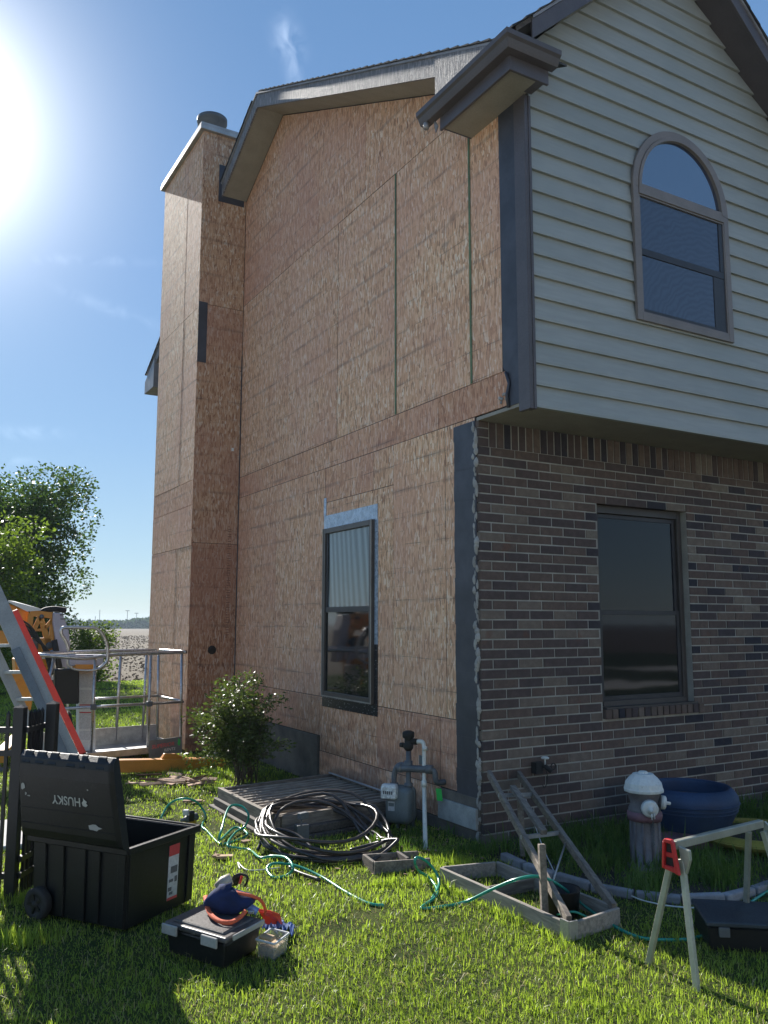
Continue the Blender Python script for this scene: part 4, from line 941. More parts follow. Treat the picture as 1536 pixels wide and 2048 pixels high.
# --- hydrant planter ornament
hb = g(1293, 1738); H0 = Vector((hb.x, hb.y, 0))
HY = thing('fire_hydrant', H0, 'old fire hydrant with chipped white cap standing in the shaded bed', 'hydrant')
hs = .585
ob('barrel', MB().lathe(H0, (0, 0, 1), [(0, .115), (.03, .115), (.035, .092), (.30, .088), (.305, .088), (.36, .1), (.372, .1), (.40, .085), (.46, .10), (.475, .112)], 26), M['hyd_body'], HY)
m = MB()
for k in range(10): a = 2*math.pi*k/10; m.tube([H0+Vector((.09*math.cos(a), .09*math.sin(a), .05)), H0+Vector((.088*math.cos(a), .088*math.sin(a), .30))], .009, 5)
ob('barrel_rib', m, M['hyd_body'], HY, kind='stuff')
ob('collar', MB().lathe(H0, (0, 0, 1), [(.302, .105), (.33, .11), (.35, .108), (.36, .095)], 26), M['hyd_red'], HY)
ob('cap', MB().lathe(H0, (0, 0, 1), [(.476, .124), (.492, .126), (.50, .122), (.53, .116), (.56, .092), (.578, .070), (.586, .066), (.588, .03), (.60, .028), (.602, .01)], 12, smooth=False), M['hyd_white'], HY, bevel=.003)
def nozzle(az_, zc, r, L, base=.07):
    d = Vector((math.cos(az_), math.sin(az_), -.12)).normalized(); s = H0+Vector((0, 0, zc))
    ob('nozzle', MB().lathe(s, d, [(base*.5, r*1.15), (base+L*.35, r*1.1), (base+L*.36, r*1.3), (base+L*.45, r*1.3)], 18), M['hyd_body'], HY)
    q = ob('nozzle_cap', MB().lathe(s, d, [(base+L*.46, r*1.22), (base+L*.85, r*1.16), (base+L*.93, r*.9), (base+L*.94, r*.3), (base+L*1.3, r*.28), (base+L*1.34, r*.15)], 18), M['hyd_white'], HY)
    return s+d*(base+L)
e1 = nozzle(R(-120), .405, .044, .07); e2 = nozzle(R(-42), .425, .036, .07)
m = MB()
def chain(a, n):
    p = Vector(a)
    for k in range(n):
        r_ = .008; cpt = p+Vector((random.uniform(-.002, .002), 0, -k*.013))
        ax_ = (k % 2)
        m.tube([cpt+Vector(((r_*math.cos(t) if ax_ else 0), (0 if ax_ else r_*math.cos(t)), r_*1.2*math.sin(t))) for t in [2*math.pi*j/8 for j in range(8)]], .0022, 4, closed=True)
chain(e1+Vector((.035, .02, -.05)), 14); ob('chain', m, M['iron_pipe'], HY); m = MB(); chain(e1+Vector((.075, .05, -.06)), 10); ob('chain', m, M['iron_pipe'], HY)
m = MB(); m.tube([e1+Vector((-.008, -.012, -.02)), e1+Vector((-.01, -.014, -.055))], .005, 5); m.tube([e1+Vector((.012, -.012, -.02)), e1+Vector((.013, -.014, -.052))], .005, 5)
ob('cap_lug', m, M['hyd_white'], HY)

# --- tyre planters
def tyre(name, ctr, R0, h, mat, lab, flare):
    T = thing(name, ctr, lab, 'planter', None)
    prof = [(0, R0*.62), (.03, R0*.68), (h*.3, R0*.84), (h*.55, R0*.955), (h*.72, R0*1.0), (h*.82, R0*.985), (h*.92, R0*.92), (h, R0*.84), (h*.985, R0*.79), (h*.92, R0*.78), (h*.5, R0*.76)]
    m = MB(); n = 40; vs = []
    for hh, rr in prof:
        for k in range(n): a = 2*math.pi*k/n; vs.append(Vector(ctr)+Vector((rr*math.cos(a), rr*math.sin(a), hh)))
    m.add(vs, [(i*n+k, i*n+(k+1) % n, (i+1)*n+(k+1) % n, (i+1)*n+k) for i in range(len(prof)-1) for k in range(n)], True); ob('tyre', m, M[mat], T)
    m = MB()
    for hh in (.55, .62, .7): m.tube([Vector(ctr)+Vector((R0*(.955+(hh-.55)*.3)*math.cos(2*math.pi*k/n), R0*(.955+(hh-.55)*.3)*math.sin(2*math.pi*k/n), h*hh)) for k in range(n)], .005, 4, closed=True)
    ob('tread_rib', m, M[mat], T)
    ob('potting_soil', MB().lathe(Vector(ctr)+Vector((0, 0, h*.7)), (0, 0, 1), [(0, R0*.72), (.01, R0*.72)], 24), M['soil'], T)
    return T
tyre('tyre_planter', (1.40, -.60, .03), .345, .345, 'blue_rubber', 'blue painted tyre planter in the bed behind the hydrant', 1)
tyre('tyre_planter', (1.62, -1.0, .0), .42, .12, 'yellow_rubber', 'yellow painted tyre planter half hidden in weeds behind the saw horse', 1)
ob_ = ob('wooden_base', MB().obox((1.15, -.75, .05), (.32, -.09, 0), (.03, .1, 0), (0, 0, .04)), M['hyd_red'], bevel=.004); tag(ob_, 'low dark red board under the blue tyre planter', 'board')

# --- folding saw horse
SW = thing('saw_horse', (-.3, -2.1, 0), 'folding metal saw horse with a red end bracket on the lawn', 'saw horse')
E1, E2 = g(1350, 1692, .565), g(1520, 1650, .565)
E1 = Vector((-.64+.0, -2.20, .560)); 
E1 = g(1348, 1690, .56); E2 = g(1518, 1648, .56); dd = (E2-E1).normalized(); sdv = Vector((-dd.y, dd.x, 0))
ob('top_rail', MB().bar(E1, E2+dd*.02, .030, .036), M['saw_metal'], SW, bevel=.003)
F1, F2 = g(1296, 1932), g(1394, 1984); F3, F4 = g(1491, 1850), g(1600, 1905)
def leg(top, foot, name='leg'):
    o = ob(name, MB().bar(top, foot+Vector((0, 0, .0)), .026, .020, upv=dd), M['saw_metal'], SW, bevel=.002)
    ob('leg_flange', MB().bar(top+(foot-top)*.02+dd*.016, foot+dd*.016, .010, .010, upv=dd), M['saw_metal'], o)
    return o
leg(E1+Vector((0, 0, -.05))-sdv*-.012+dd*.0, F1); leg(E1+Vector((0, 0, -.055))-sdv*.03+dd*.01, F2)
leg(E2+Vector((0, 0, -.03))-dd*.06+sdv*.02, F3); leg(E2+Vector((0, 0, -.03))-sdv*.02, F4)
def sp(a, h, d_=-.022): return E1+dd*d_-sdv*a+Vector((0, 0, h))
m = MB()
m.prism([sp(-.040, -.10), sp(-.030, -.10), sp(-.022, .018), sp(-.032, .014)], dd*-.018); m.prism([sp(.028, -.11), sp(.048, -.115), sp(.022, .02), sp(.008, .022)], dd*-.018)
m.prism([sp(-.032, .014), sp(-.020, .030), sp(.016, .030), sp(.022, .012)], dd*-.02); m.prism([sp(-.036, -.102), sp(-.034, -.085), sp(.034, -.09), sp(.038, -.112)], dd*-.014)
m.prism([sp(-.028, -.05), sp(-.026, -.03), sp(.028, -.03), sp(.034, -.05)], dd*-.006)
ob('end_bracket', m, M['red_plastic'], SW, bevel=.002)
ob('bracket_shade', MB().prism([sp(-.034, -.10, -.02), sp(.038, -.105, -.02), sp(.018, .012, -.02), sp(-.026, .012, -.02)], dd*.003), M['rubber'], SW)  # dark plate stands in for the shade inside the bracket
ob('gusset', MB().prism([sp(.02, .0, .0), sp(.075, -.01, .0), sp(.078, -.05, 0), sp(.055, -.115, 0), sp(.04, -.115, 0)], dd*.02), M['saw_metal'], SW, bevel=.003)
ob('gusset', MB().prism([E2+dd*.03-sdv*.01+Vector((0, 0, .01)), E2+dd*.03-sdv*.06+Vector((0, 0, -.03)), E2+dd*.03-sdv*.06+Vector((0, 0, -.12)), E2-sdv*.0+dd*.03+Vector((0, 0, -.06))], dd*.015), M['saw_metal'], SW)
# dark crate in the shade
a = g(1412, 1900); b = g(1412, 1845); 
c1 = g(1415, 1902); d1 = (g(1560, 1910)-c1).normalized(); d2 = Vector((-d1.y, d1.x, 0))
CR = thing('tool_crate', c1, 'dark lidded tool crate in deep shade under the saw horse, at the right edge', 'crate')
ob('crate_body', MB().obox(c1+d1*.30+d2*.17+Vector((0, 0, .055)), d1*.29, d2*.165, Vector((0, 0, .055))), M['black_plastic'], CR, bevel=.01)
ob('crate_lid', MB().obox(c1+d1*.30+d2*.17+Vector((0, 0, .122)), d1*.30, d2*.175, Vector((0, 0, .012))), M['blue_grey'], CR, bevel=.006)
ob('latch', MB().obox(c1+d1*.08-d2*.004+Vector((0, 0, .09)), d1*.025, d2*.008, Vector((0, 0, .022))), M['iron_pipe'], CR, bevel=.002)

# ================================================================== things on the left
# --- rolling storage box
BN = thing('storage_box', (-2.5, 0, 0), 'large black rolling tool box with its lid standing open', 'tool box')
N0 = Vector((-2.585, -.50, .0)); ex = Vector((.83, .56, 0)).normalized(); ey = Vector((-.56, .83, 0)).normalized(); LX, LY, HT = .53, .66, .415
def bp(a, b, h, tp=1.0):
    k = 1-.035*(1-h/HT)  # walls taper towards the bottom
    cx_, cy_ = LX/2, LY/2
    return N0+ex*(cx_+(a-cx_)*k)+ey*(cy_+(b-cy_)*k)+Vector((0, 0, h))
m = MB(); th = .018
o_ = [(0, 0), (LX, 0), (LX, LY), (0, LY)]; i_ = [(th, th), (LX-th, th), (LX-th, LY-th), (th, LY-th)]
vs = [bp(a, b, .02) for a, b in o_]+[bp(a, b, HT) for a, b in o_]+[bp(a, b, HT) for a, b in i_]+[bp(a, b, .05) for a, b in i_]
fs = [(0, 3, 2, 1)]+[(k, (k+1) % 4, 4+(k+1) % 4, 4+k) for k in range(4)]+[(4+k, 4+(k+1) % 4, 8+(k+1) % 4, 8+k) for k in range(4)]+[(8+k, 8+(k+1) % 4, 12+(k+1) % 4, 12+k) for k in range(4)]+[(12, 13, 14, 15)]
m.add(vs, fs); ob('box_body', m, M['black_plastic'], BN, bevel=.006)
m = MB(); q = [(-.018, -.018), (LX+.018, -.018), (LX+.018, LY+.018), (-.018, LY+.018)]
for k in range(4):
    a, b = q[k], q[(k+1) % 4]; m.bar(bp(*a, HT-.012), bp(*b, HT-.012), .02, .034)
ob('box_rim', m, M['black_plastic'], BN, bevel=.004)
for b_ in (.03, .20, .30, .45, .58): ob('panel_rib', MB().bar(bp(-.008, b_, .03), bp(-.008, b_, HT-.03), .05, .012, upv=-ex), M['black_plastic'], BN, bevel=.003)
for a_ in (.03, .5): ob('panel_rib', MB().bar(bp(a_, -.006, .03), bp(a_, -.006, HT-.03), .05, .012, upv=-ey), M['black_plastic'], BN, bevel=.003)
st = ob('sticker', MB().add([bp(.315, -.003, .075), bp(.40, -.003, .075), bp(.40, -.003, .355), bp(.315, -.003, .355)], [(0, 1, 2, 3)]), M['decal'], BN)
m = MB(); m.add([bp(.315, -.0045, .30), bp(.40, -.0045, .30), bp(.40, -.0045, .356), bp(.315, -.0045, .356)], [(0, 1, 2, 3)]); m.add([bp(.315, -.0045, .074), bp(.40, -.0045, .074), bp(.40, -.0045, .088), bp(.315, -.0045, .088)], [(0, 1, 2, 3)]); ob('sticker_band', m, M['decal_red'], st)
m = MB()
for (a0, a1, h0, h1) in ((.335, .39, .21, .245), (.325, .36, .165, .18), (.37, .392, .16, .19), (.32, .35, .12, .14), (.33, .36, .10, .115)): m.add([bp(a0, -.0045, h0), bp(a1, -.0045, h0), bp(a1, -.0045, h1), bp(a0, -.0045, h1)], [(0, 1, 2, 3)])
ob('sticker_print', m, M['decal_dark'], st)
for k_ in range(3):
    pass
wl_ = ob('wheel', MB().lathe(bp(-.05, LY-.08, .082)+ex*-.0, -ex, [(-.045, .05), (-.04, .075), (-.03, .082), (.0, .082), (.008, .075), (.01, .05), (.004, .046), (.004, .02), (.012, .018)], 24), M['rubber'], BN)
m = MB()
for k in range(5):
    a = 2*math.pi*k/5; cc = bp(-.05, LY-.08, .082)-ex*.006; m.bar(cc, cc+ey*math.cos(a)*.05+Vector((0, 0, math.sin(a)*.05)), .014, .01, upv=ex)
ob('wheel_spoke', m, M['black_plastic'], wl_)
# lid, hinged on the back rim and leaning open
lb0, lb1 = bp(-.03, -.02, HT+.0), bp(-.03, LY+.02, HT+.0)
lup = (Vector((0, 0, 1))-ex*.13+ey*.03).normalized(); lay2 = (lb1-lb0).normalized(); lnn = lup.cross(lay2).normalized()
if lnn.dot(ex) > 0: lnn = -lnn
LW = (lb1-lb0).length; LH = .455
def lp(a, h, d=0): 
    k = 1-.07*max(0, (h/LH))
    return lb0+lay2*(LW/2+(a-.5)*LW*k)+lup*h+lnn*d
m = MB(); nseg = 11
prof = [(0, .0), (0.02, .035), (.06, .045), (.34, .05), (.40, .045), (.435, .035), (.455, .0)]
vs = [lp(a, h, d) for a in (0, .03, .97, 1) for h, d in [(hh, dd_*(1 if a in (.03, .97) else .55)) for hh, dd_ in prof]]
n = len(prof); fs = [(i*n+j, i*n+j+1, (i+1)*n+j+1, (i+1)*n+j) for i in range(3) for j in range(n-1)]
vs += [lp(a, h, -.012) for a in (0, 1) for h in (0, LH)]; b0 = 4*n
fs += [tuple(range(n))+(b0+1, b0), tuple(range(3*n, 4*n))[::-1]+(b0+2, b0+3), (b0, b0+2, b0+3, b0+1), (b0, 0, n, 2*n, 3*n, b0+2), (b0+1, b0+3, 4*n-1, 3*n-1, 2*n-1, n-1)]
m.add(vs, fs); lid = ob('lid', m, M['black_plastic'], BN, bevel=.004)
for a_, w_ in ((.12, .045), (.30, .03), (.42, .05), (.62, .045), (.76, .05), (.90, .045)):
    m = MB(); m.prism([lp(a_-w_, .405, .036), lp(a_+w_, .405, .036), lp(a_+w_, .462, .004), lp(a_-w_, .462, .004)], lnn*.012); ob('lid_rib', m, M['black_plastic'], lid, bevel=.004)
for h_ in (.08, .15, .22, .30): pass
m = MB(); [m.bar(lp(.03, h_, .048), lp(.97, h_, .048), .006, .004, upv=lnn) for h_ in (.09, .17, .33)]
ob('lid_groove', m, M['black_plastic'], lid)
# print on the lid, upside down because the lid is open
o_c = lp(.475, .235, .0525)
ob('lettering', text_mb('HUSKY', o_c, lay2, -lup, .062, .0), M['lettering'], lid)
m = MB(); oc = lp(.31, .235, .053)
pts = [(0, .018), (.02, .022), (.034, .012), (.022, .004), (.030, -.004), (.012, -.014), (.004, -.024), (.006, -.008), (-.006, .002)]
m.add([oc+lay2*-a+lup*-b*1.0 for a, b in pts], [tuple(range(len(pts)))]); ob('logo', m, M['lettering'], lid)
def blotch(c_a, c_h, w_, h_, n, name, mat, seed):
    rnd = random.Random(seed); vs = []
    for k in range(n):
        a = 2*math.pi*k/n; r_ = rnd.uniform(.6, 1.1); vs.append(lp(c_a+w_*r_*math.cos(a), c_h+h_*r_*math.sin(a), .0522))
    ob(name, MB().add(vs, [tuple(range(n))]), M[mat], lid)
blotch(.215, .115, .075, .017, 14, 'scuff', 'scuff', 3); blotch(.93, .28, .022, .02, 9, 'scuff', 'scuff', 5); blotch(.90, .245, .012, .01, 7, 'scuff', 'scuff', 8); blotch(.25, .30, .01, .006, 6, 'scuff', 'scuff', 9); blotch(.87, .235, .02, .004, 7, 'scuff', 'scuff', 11)

# --- flat tote with latches
ZT = .155
t1, t2, t3, t4 = g(328, 1840, ZT), g(452, 1876, ZT), g(527, 1836, ZT), g(392, 1800, ZT)
TT = thing('tote', (t1+t3)/2-Vector((0, 0, ZT)), 'flat black tote with grey latches in front of the big tool box', 'tote')
t4 = t1+(t3-t2)
cen = (t1+t2+t3+t4)/4
def shrink(p, k, z): q = cen+(p-cen)*k; return Vector((q.x, q.y, z))
m = MB(); vs = [shrink(p, .88, .01) for p in (t1, t2, t3, t4)]+[shrink(p, .96, ZT-.03) for p in (t1, t2, t3, t4)]
m.add(vs, [(0, 3, 2, 1), (4, 5, 6, 7)]+[(k, (k+1) % 4, 4+(k+1) % 4, 4+k) for k in range(4)]); ob('tote_body', m, M['black_plastic'], TT, bevel=.012, seg=2)
m = MB(); vs = [shrink(p, 1.0, ZT-.029) for p in (t1, t2, t3, t4)]+[shrink(p, .99, ZT-.004) for p in (t1, t2, t3, t4)]
m.add(vs, [(0, 3, 2, 1), (4, 5, 6, 7)]+[(k, (k+1) % 4, 4+(k+1) % 4, 4+k) for k in range(4)]); tl = ob('tote_lid', m, M['tote_lid'], TT, bevel=.008, seg=2)
m = MB(); vs = [shrink(p, .82, ZT-.003) for p in (t1, t2, t3, t4)]+[shrink(p, .80, ZT+.006) for p in (t1, t2, t3, t4)]
m.add(vs, [(4, 5, 6, 7)]+[(k, (k+1) % 4, 4+(k+1) % 4, 4+k) for k in range(4)]); ob('lid_panel', m, M['tote_lid'], tl, bevel=.004)
e12 = (t2-t1); eo = Vector((e12.y, -e12.x, 0)).normalized()
if eo.dot(cen-t1) > 0: eo = -eo
for t_ in (.13, .77): q = t1.lerp(t2, t_)+eo*.012; ob('latch', MB().obox(q+Vector((0, 0, -.03)), e12.normalized()*.05, eo*.006, Vector((0, 0, .022))), M['latch_grey'], TT, bevel=.003)
e23 = (t3-t2); eo2 = Vector((e23.y, -e23.x, 0)).normalized()
if eo2.dot(cen-t2) > 0: eo2 = -eo2
ob('latch', MB().obox(t2.lerp(t3, .55)+eo2*.01+Vector((0, 0, -.012)), e23.normalized()*.12, eo2*.005, Vector((0, 0, .012))), M['latch_grey'], TT, bevel=.003)

# --- navy bag with orange straps on the tote
bc = g(463, 1808, ZT+.035)
BG = thing('tool_bag', (bc.x, bc.y, ZT), 'navy cloth bag with an orange strap lying on the flat tote', 'bag')
m = MB(); NU, NV = 22, 12; vs = []
r0 = rt.copy(); r0.z = 0; r0.normalize(); f0 = fwd.copy(); f0.z = 0; f0.normalize()
for j in range(NV+1):
    ph = math.pi*j/NV
    for i in range(NU):
        a = 2*math.pi*i/NU; k = math.sin(ph)**.8; wob_ = 1+.16*math.sin(3*a+.6*j)+.07*math.sin(7*a+1.3*j)+random.uniform(-.035, .035)
        x_ = .118*k*math.cos(a)*wob_; y_ = .095*k*math.sin(a)*wob_; z_ = .052*math.cos(ph)*(1+.45*math.cos(a+2.6)+.18*math.sin(5*a+3*ph))
        vs.append(bc+r0*x_+f0*y_+Vector((0, 0, max(z_+.02, -.033)))+Vector((0, 0, .0)))
m.add(vs, [(j*NU+i, j*NU+(i+1) % NU, (j+1)*NU+(i+1) % NU, (j+1)*NU+i) for j in range(NV) for i in range(NU)], True); ob('bag_body', m, M['blue_cloth'], BG)
def strap(pts, w_, mat, name, par, th_=.006):
    P = spline(pts, 7); m = MB(); vs = []
    for i, p in enumerate(P):
        d = (P[min(i+1, len(P)-1)]-P[max(i-1, 0)]).normalized(); sd = d.cross(-f0*.75+Vector((0, 0, .6))).normalized()
        nn2 = sd.cross(d).normalized(); vs += [p+sd*w_/2, p-sd*w_/2, p-sd*w_/2+nn2*th_, p+sd*w_/2+nn2*th_]
    n = len(P); m.add(vs, [(4*i+j, 4*i+(j+1) % 4, 4*i+4+(j+1) % 4, 4*i+4+j) for i in range(n-1) for j in range(4)]+[(0, 3, 2, 1), tuple(4*n-4+k for k in range(4))], True); return ob(name, m, M[mat], par)
strap([g(411, 1793, .20), g(414, 1812, .19), g(422, 1830, .18), g(440, 1843, .175), g(462, 1845, .175), g(480, 1835, .18), g(492, 1822, .20)], .020, 'orange_strap', 'strap', BG)
strap([g(463, 1782, .25), g(480, 1787, .25), g(505, 1793, .24), g(523, 1803, .21), g(531, 1822, .15), g(530, 1832, .10)], .014, 'orange_strap', 'strap', BG)
strap([g(470, 1795, .22), g(488, 1806, .21), g(500, 1815, .19), g(515, 1824, .17)], .035, 'blue_light', 'pocket', BG)
ob('buckle', MB().obox(g(502, 1824, .18), r0*.014, f0*.01, Vector((0, 0, .008))), M['alu'], BG, bevel=.003)
# red pouch and mesh cloth behind the tub
rp = g(540, 1842, .07)
m = MB(); m.prism([g(517, 1823, .14), g(545, 1828, .12), g(562, 1834, .08), g(566, 1850, .04), g(532, 1850, .06)], Vector((0, .02, .012))); tag(ob('red_pouch', m, M['red_glass'], bevel=.006, seg=2), 'bright red pouch on the grass right of the flat tote', 'pouch')
m = MB(); n = 14; vs = []
for i in range(n):
    for j in range(6): p = g(527, 1850, .05).lerp(g(590, 1856, .03), i/(n-1))+f0*(j-2.5)*.022; vs.append(p+Vector((0, 0, .02*math.sin(i*1.9+j*1.3)+.012*math.sin(i*4.1-j*2)+random.uniform(-.006, .006))))
m.add(vs, [(i*6+j, i*6+j+1, (i+1)*6+j+1, (i+1)*6+j) for i in range(n-1) for j in range(5)]); tag(ob('mesh_cloth', m, M['blue_light']), 'crumpled blue and white mesh cloth behind the clear tub', 'cloth')

# --- nail gun behind the bag
ng = g(455, 1790, .0)
NG = thing('nail_gun', ng, 'tan and black nail gun lying on the grass behind the navy bag', 'nail gun')
def npnt(px, py, z): return g(px, py, z)
ob('magazine', MB().tube([g(432, 1776, .12), g(447, 1766, .14), g(463, 1757, .16)], [.022, .035, .03], 10), M['tan_tool'], NG)
ob('gun_body', MB().bar(g(468, 1768, .10), g(478, 1750, .16), .035, .03).bar(g(462, 1772, .09), g(470, 1750, .15), .014, .02), M['rubber'], NG, bevel=.005)
ob('handle', MB().tube(spline([g(482, 1748, .17), g(493, 1752, .16), g(495, 1760, .14), g(490, 1772, .10)], 4), .007, 6), M['rubber'], NG)
ob('trigger', MB().bar(g(484, 1752, .16), g(479, 1768, .12), .012, .012), M['red_plastic'], NG)

# --- clear tub
b1, b2, b3 = g(515, 1917), g(548, 1926), g(574, 1905); TZ = .085
TB = thing('clear_tub', (b1+b3)/2, 'small clear plastic tub of tan contents on the grass beside the tote', 'tub')
b4 = b1+(b3-b2); cen = (b1+b2+b3+b4)/4; q4 = (b1, b2, b3, b4)
def ring4(k, z): return [Vector((cen.x+(p.x-cen.x)*k, cen.y+(p.y-cen.y)*k, z)) for p in q4]
m = MB(); vs = ring4(.95, .005)+ring4(1.1, TZ)+ring4(1.06, TZ)+ring4(.92, .009)
m.add(vs, [(0, 3, 2, 1)]+[(4*i+k, 4*i+(k+1) % 4, 4*i+4+(k+1) % 4, 4*i+4+k) for i in range(3) for k in range(4)]+[(12, 13, 14, 15)]); ob('tub_wall', m, M['clear'], TB)
m = MB(); qq = ring4(1.13, TZ); [m.bar(qq[k], qq[(k+1) % 4], .009, .008) for k in range(4)]; ob('tub_rim', m, M['white_paint'], TB, bevel=.002)
m = MB(); vs = ring4(.9, .012)+ring4(1.0, .058); m.add(vs, [(0, 3, 2, 1), (4, 5, 6, 7)]+[(k, (k+1) % 4, 4+(k+1) % 4, 4+k) for k in range(4)]); ob('contents', m, M['nails'], TB, bevel=.004)
m = MB(); a = ring4(1.08, TZ+.008); d12 = a[1]-a[0]; d14 = a[3]-a[0]; m.obox(a[0]+d12*.42+d14*.22, d12*.36, d14*.16, Vector((0, 0, .008))); ob('wood_block', m, M['wood_new'], TB, bevel=.005)

# --- cordless drill on the grass
dr = g(378, 1640); DR = thing('cordless_drill', dr, 'small cordless drill with yellow detail on the grass behind the tool box', 'drill')
ob('drill_body', MB().lathe(g(362, 1641, .05), g(388, 1634, .05)-g(362, 1641, .05), [(0, .012), (.05, .018), (.06, .028), (.16, .03), (.17, .02)], 12), M['iron_pipe'], DR)
ob('grip', MB().bar(g(383, 1640, .04), g(384, 1624, .12), .04, .03), M['rubber'], DR, bevel=.005)
ob('battery', MB().obox(g(380, 1642, .02), r0*.045, f0*.03, Vector((0, 0, .018))), M['yellow_plastic'], DR, bevel=.004)
ob('battery_top', MB().obox(g(372, 1625, .10), r0*.022, f0*.02, Vector((0, 0, .02))), M['white_paint'], DR, bevel=.004)

# --- scraps
for i, (px, py, ln, an, lab) in enumerate(((450, 1713, .11, .1, 'tan wood offcut on the lawn left of the pipe coil'), (434, 1712, .05, -.2, 'small pale wood chip left of the tan offcut'), (492, 1683, .06, .6, 'small scrap near the corner of the tool box'), (835, 1735, .06, .2, 'rusty scrap on the edge of the board trough'), (385, 1602, .16, .1, 'orange-brown board scrap inside the green hose loop'))):
    p = g(px, py, .02); d = r0*math.cos(an)+f0*math.sin(an); tag(ob('wood_scrap', MB().obox(p, d*ln/2, d.cross(Vector((0, 0, 1)))*.025, Vector((0, 0, .008))), M['debris'] if i != 0 else M['wood_new'], bevel=.002), lab, 'wood scrap')
lt = MB()
for i in range(150):
    if i % 3: p = Vector((random.uniform(-2.2, -.1), random.uniform(-.4, 4.2), .012))
    else: p = Vector((random.uniform(-.6, -.03), random.uniform(.0, .6), .01))
    if -1.25 < p.x and .8 < p.y < 2.35: continue
    a = random.uniform(0, 6.28); d = Vector((math.cos(a), math.sin(a), random.uniform(-.2, .2))); ln = random.uniform(.008, .035); lt.obox(p+Vector((0, 0, .006)), d*ln/2, Vector((-d.y, d.x, .1))*random.uniform(.003, .009), Vector((0, 0, .002)), random.random())
tag(ob('wood_litter', lt, M['debris']), 'tiny wood flakes and splinters littering the lawn by the stripped wall', 'litter', None, 'stuff')
# pile of torn-off board
DP = thing('board_debris', g(355, 1556), 'pile of torn brown siding scraps on the grass below the lift basket', 'debris pile')
for i in range(34):
    px = random.gauss(355, 38); py = 1556+random.gauss(0, 5)+abs(px-355)*.06; px = min(max(px, 272), 425)
    p = g(px, py, random.uniform(.01, .045)); a = random.uniform(-.7, .5); d = r0*math.cos(a)+f0*math.sin(a)+Vector((0, 0, random.uniform(-.12, .12))); ln = random.uniform(.08, .28); w_ = random.uniform(.02, .05)
    ob('scrap', MB().obox(p, d*ln/2, d.cross(Vector((0, 0, 1))).normalized()*w_/2+Vector((0, 0, random.uniform(-.01, .01))), Vector((0, 0, .005)), random.random()), M['debris'], DP)

def Q(px, py, yy=4.72):
    """point on the upright plane y = yy seen at a surveyed pixel"""
    d = rt*((px-768)/FOC)+up*((1024-py)/FOC)+fwd; t_ = (yy-CAM.y)/d.y; return CAM+d*t_
# --- boom lift
LFT = thing('boom_lift', (-1.5, 5.2, 0), 'orange towable boom lift with its grey basket lowered beside the chimney', 'boom lift')
ca, sa = math.cos(.10), math.sin(.10)
BO = Vector((-1.47, 4.78, 0))
def K(u_, v_, z): return BO+Vector((ca*u_-sa*v_, sa*u_+ca*v_, z))
BW2, BD = .79, .72
m_ = M['alu']; r1 = .019
def part_tube(name, pts, r, mat='alu', par=LFT, closed=False, n=10): return ob(name, MB().tube(pts, r, n, closed=closed), M[mat], par)
ZB, ZM, ZTp = .13, .62, 1.19
bk = part_tube('basket_frame', spline([K(BW2, BD, ZTp), K(BW2, 0.05, ZTp), K(BW2-.04, 0, ZTp), K(.0, -.0, ZTp-.015), K(-.32, -.02, ZTp-.045), K(-.62, .0, ZTp-.02), K(-.80, .08, ZTp), K(-.74, .3, ZTp), K(-.55, BD*.95, ZTp-.01), K(.0, BD, ZTp), K(BW2-.05, BD, ZTp)], 5), .021)
for (u_, v_, u2, v2) in ((BW2-.02, 0, BW2-.0, 0), (.40, -.0, .40, -.0), (-.23, -.0, -.23, 0), (-.66, .02, -.84, -.0), (BW2-.02, BD, BW2, BD), (.30, BD, .28, BD), (.62, BD, .60, BD), (-.3, BD, -.3, BD)):
    ob('post', MB().tube([K(u_, v_, ZTp-.02), K(u2, v2, ZB)], .0165, 8), M['alu'], bk)
part = MB().tube([K(BW2+.02, 0, ZM), K(-.75, 0, ZM)], .016, 8).tube([K(BW2, 0, ZM+.01), K(BW2, BD, ZM+.01)], .016, 8).tube([K(BW2, BD, ZM+.02), K(-.3, BD, ZM+.02)], .016, 8); ob('mid_rail', part, M['alu'], bk)
ob('rail_clamp', MB().obox(K(.40, -.005, ZM), Vector((.03, 0, 0)), (0, .03, 0), (0, 0, .03)).obox(K(-.23, -.005, ZM), Vector((.03, 0, 0)), (0, .03, 0), (0, 0, .03)), M['iron_pipe'], bk, bevel=.006)
part = MB()
for (a, b) in ((K(BW2, -.02, ZB-.02), K(-.85, -.02, ZB-.03)), (K(BW2, 0, ZB-.02), K(BW2, BD, ZB-.02)), (K(BW2, BD, ZB-.02), K(-.7, BD, ZB-.02))): part.bar(a, b, .03, .07)
part.obox(K(0, BD/2, ZB-.03), Vector((ca, sa, 0))*(BW2-.02), Vector((-sa, ca, 0))*BD/2, Vector((0, 0, .008)))
fl = ob('basket_floor', part, M['alu_dull'], LFT, bevel=.003)
YS = 4.76
ob('toe_board', MB().prism([Q(298, 1518, YS), Q(364, 1505, YS-.01), Q(364, 1473, YS-.01), Q(298, 1481, YS)], (0, .006, 0)), M['meter'], fl)
ob('toe_board', MB().obox(K(.05, BD-.01, ZB+.08), Vector((ca, sa, 0))*.72, Vector((-sa, ca, 0))*.004, Vector((0, 0, .09))), M['alu_dull'], fl)
sg = ob('sign_plate', MB().prism([Q(303, 1512, YS-.004), Q(352, 1503, YS-.004), Q(352, 1479, YS-.004), Q(303, 1485, YS-.004)], (0, .003, 0)), M['sign_grey'], LFT)
sx = (Q(352, 1490, YS)-Q(303, 1498, YS)).normalized(); sz = (Q(328, 1484, YS)-Q(328, 1506, YS)).normalized()
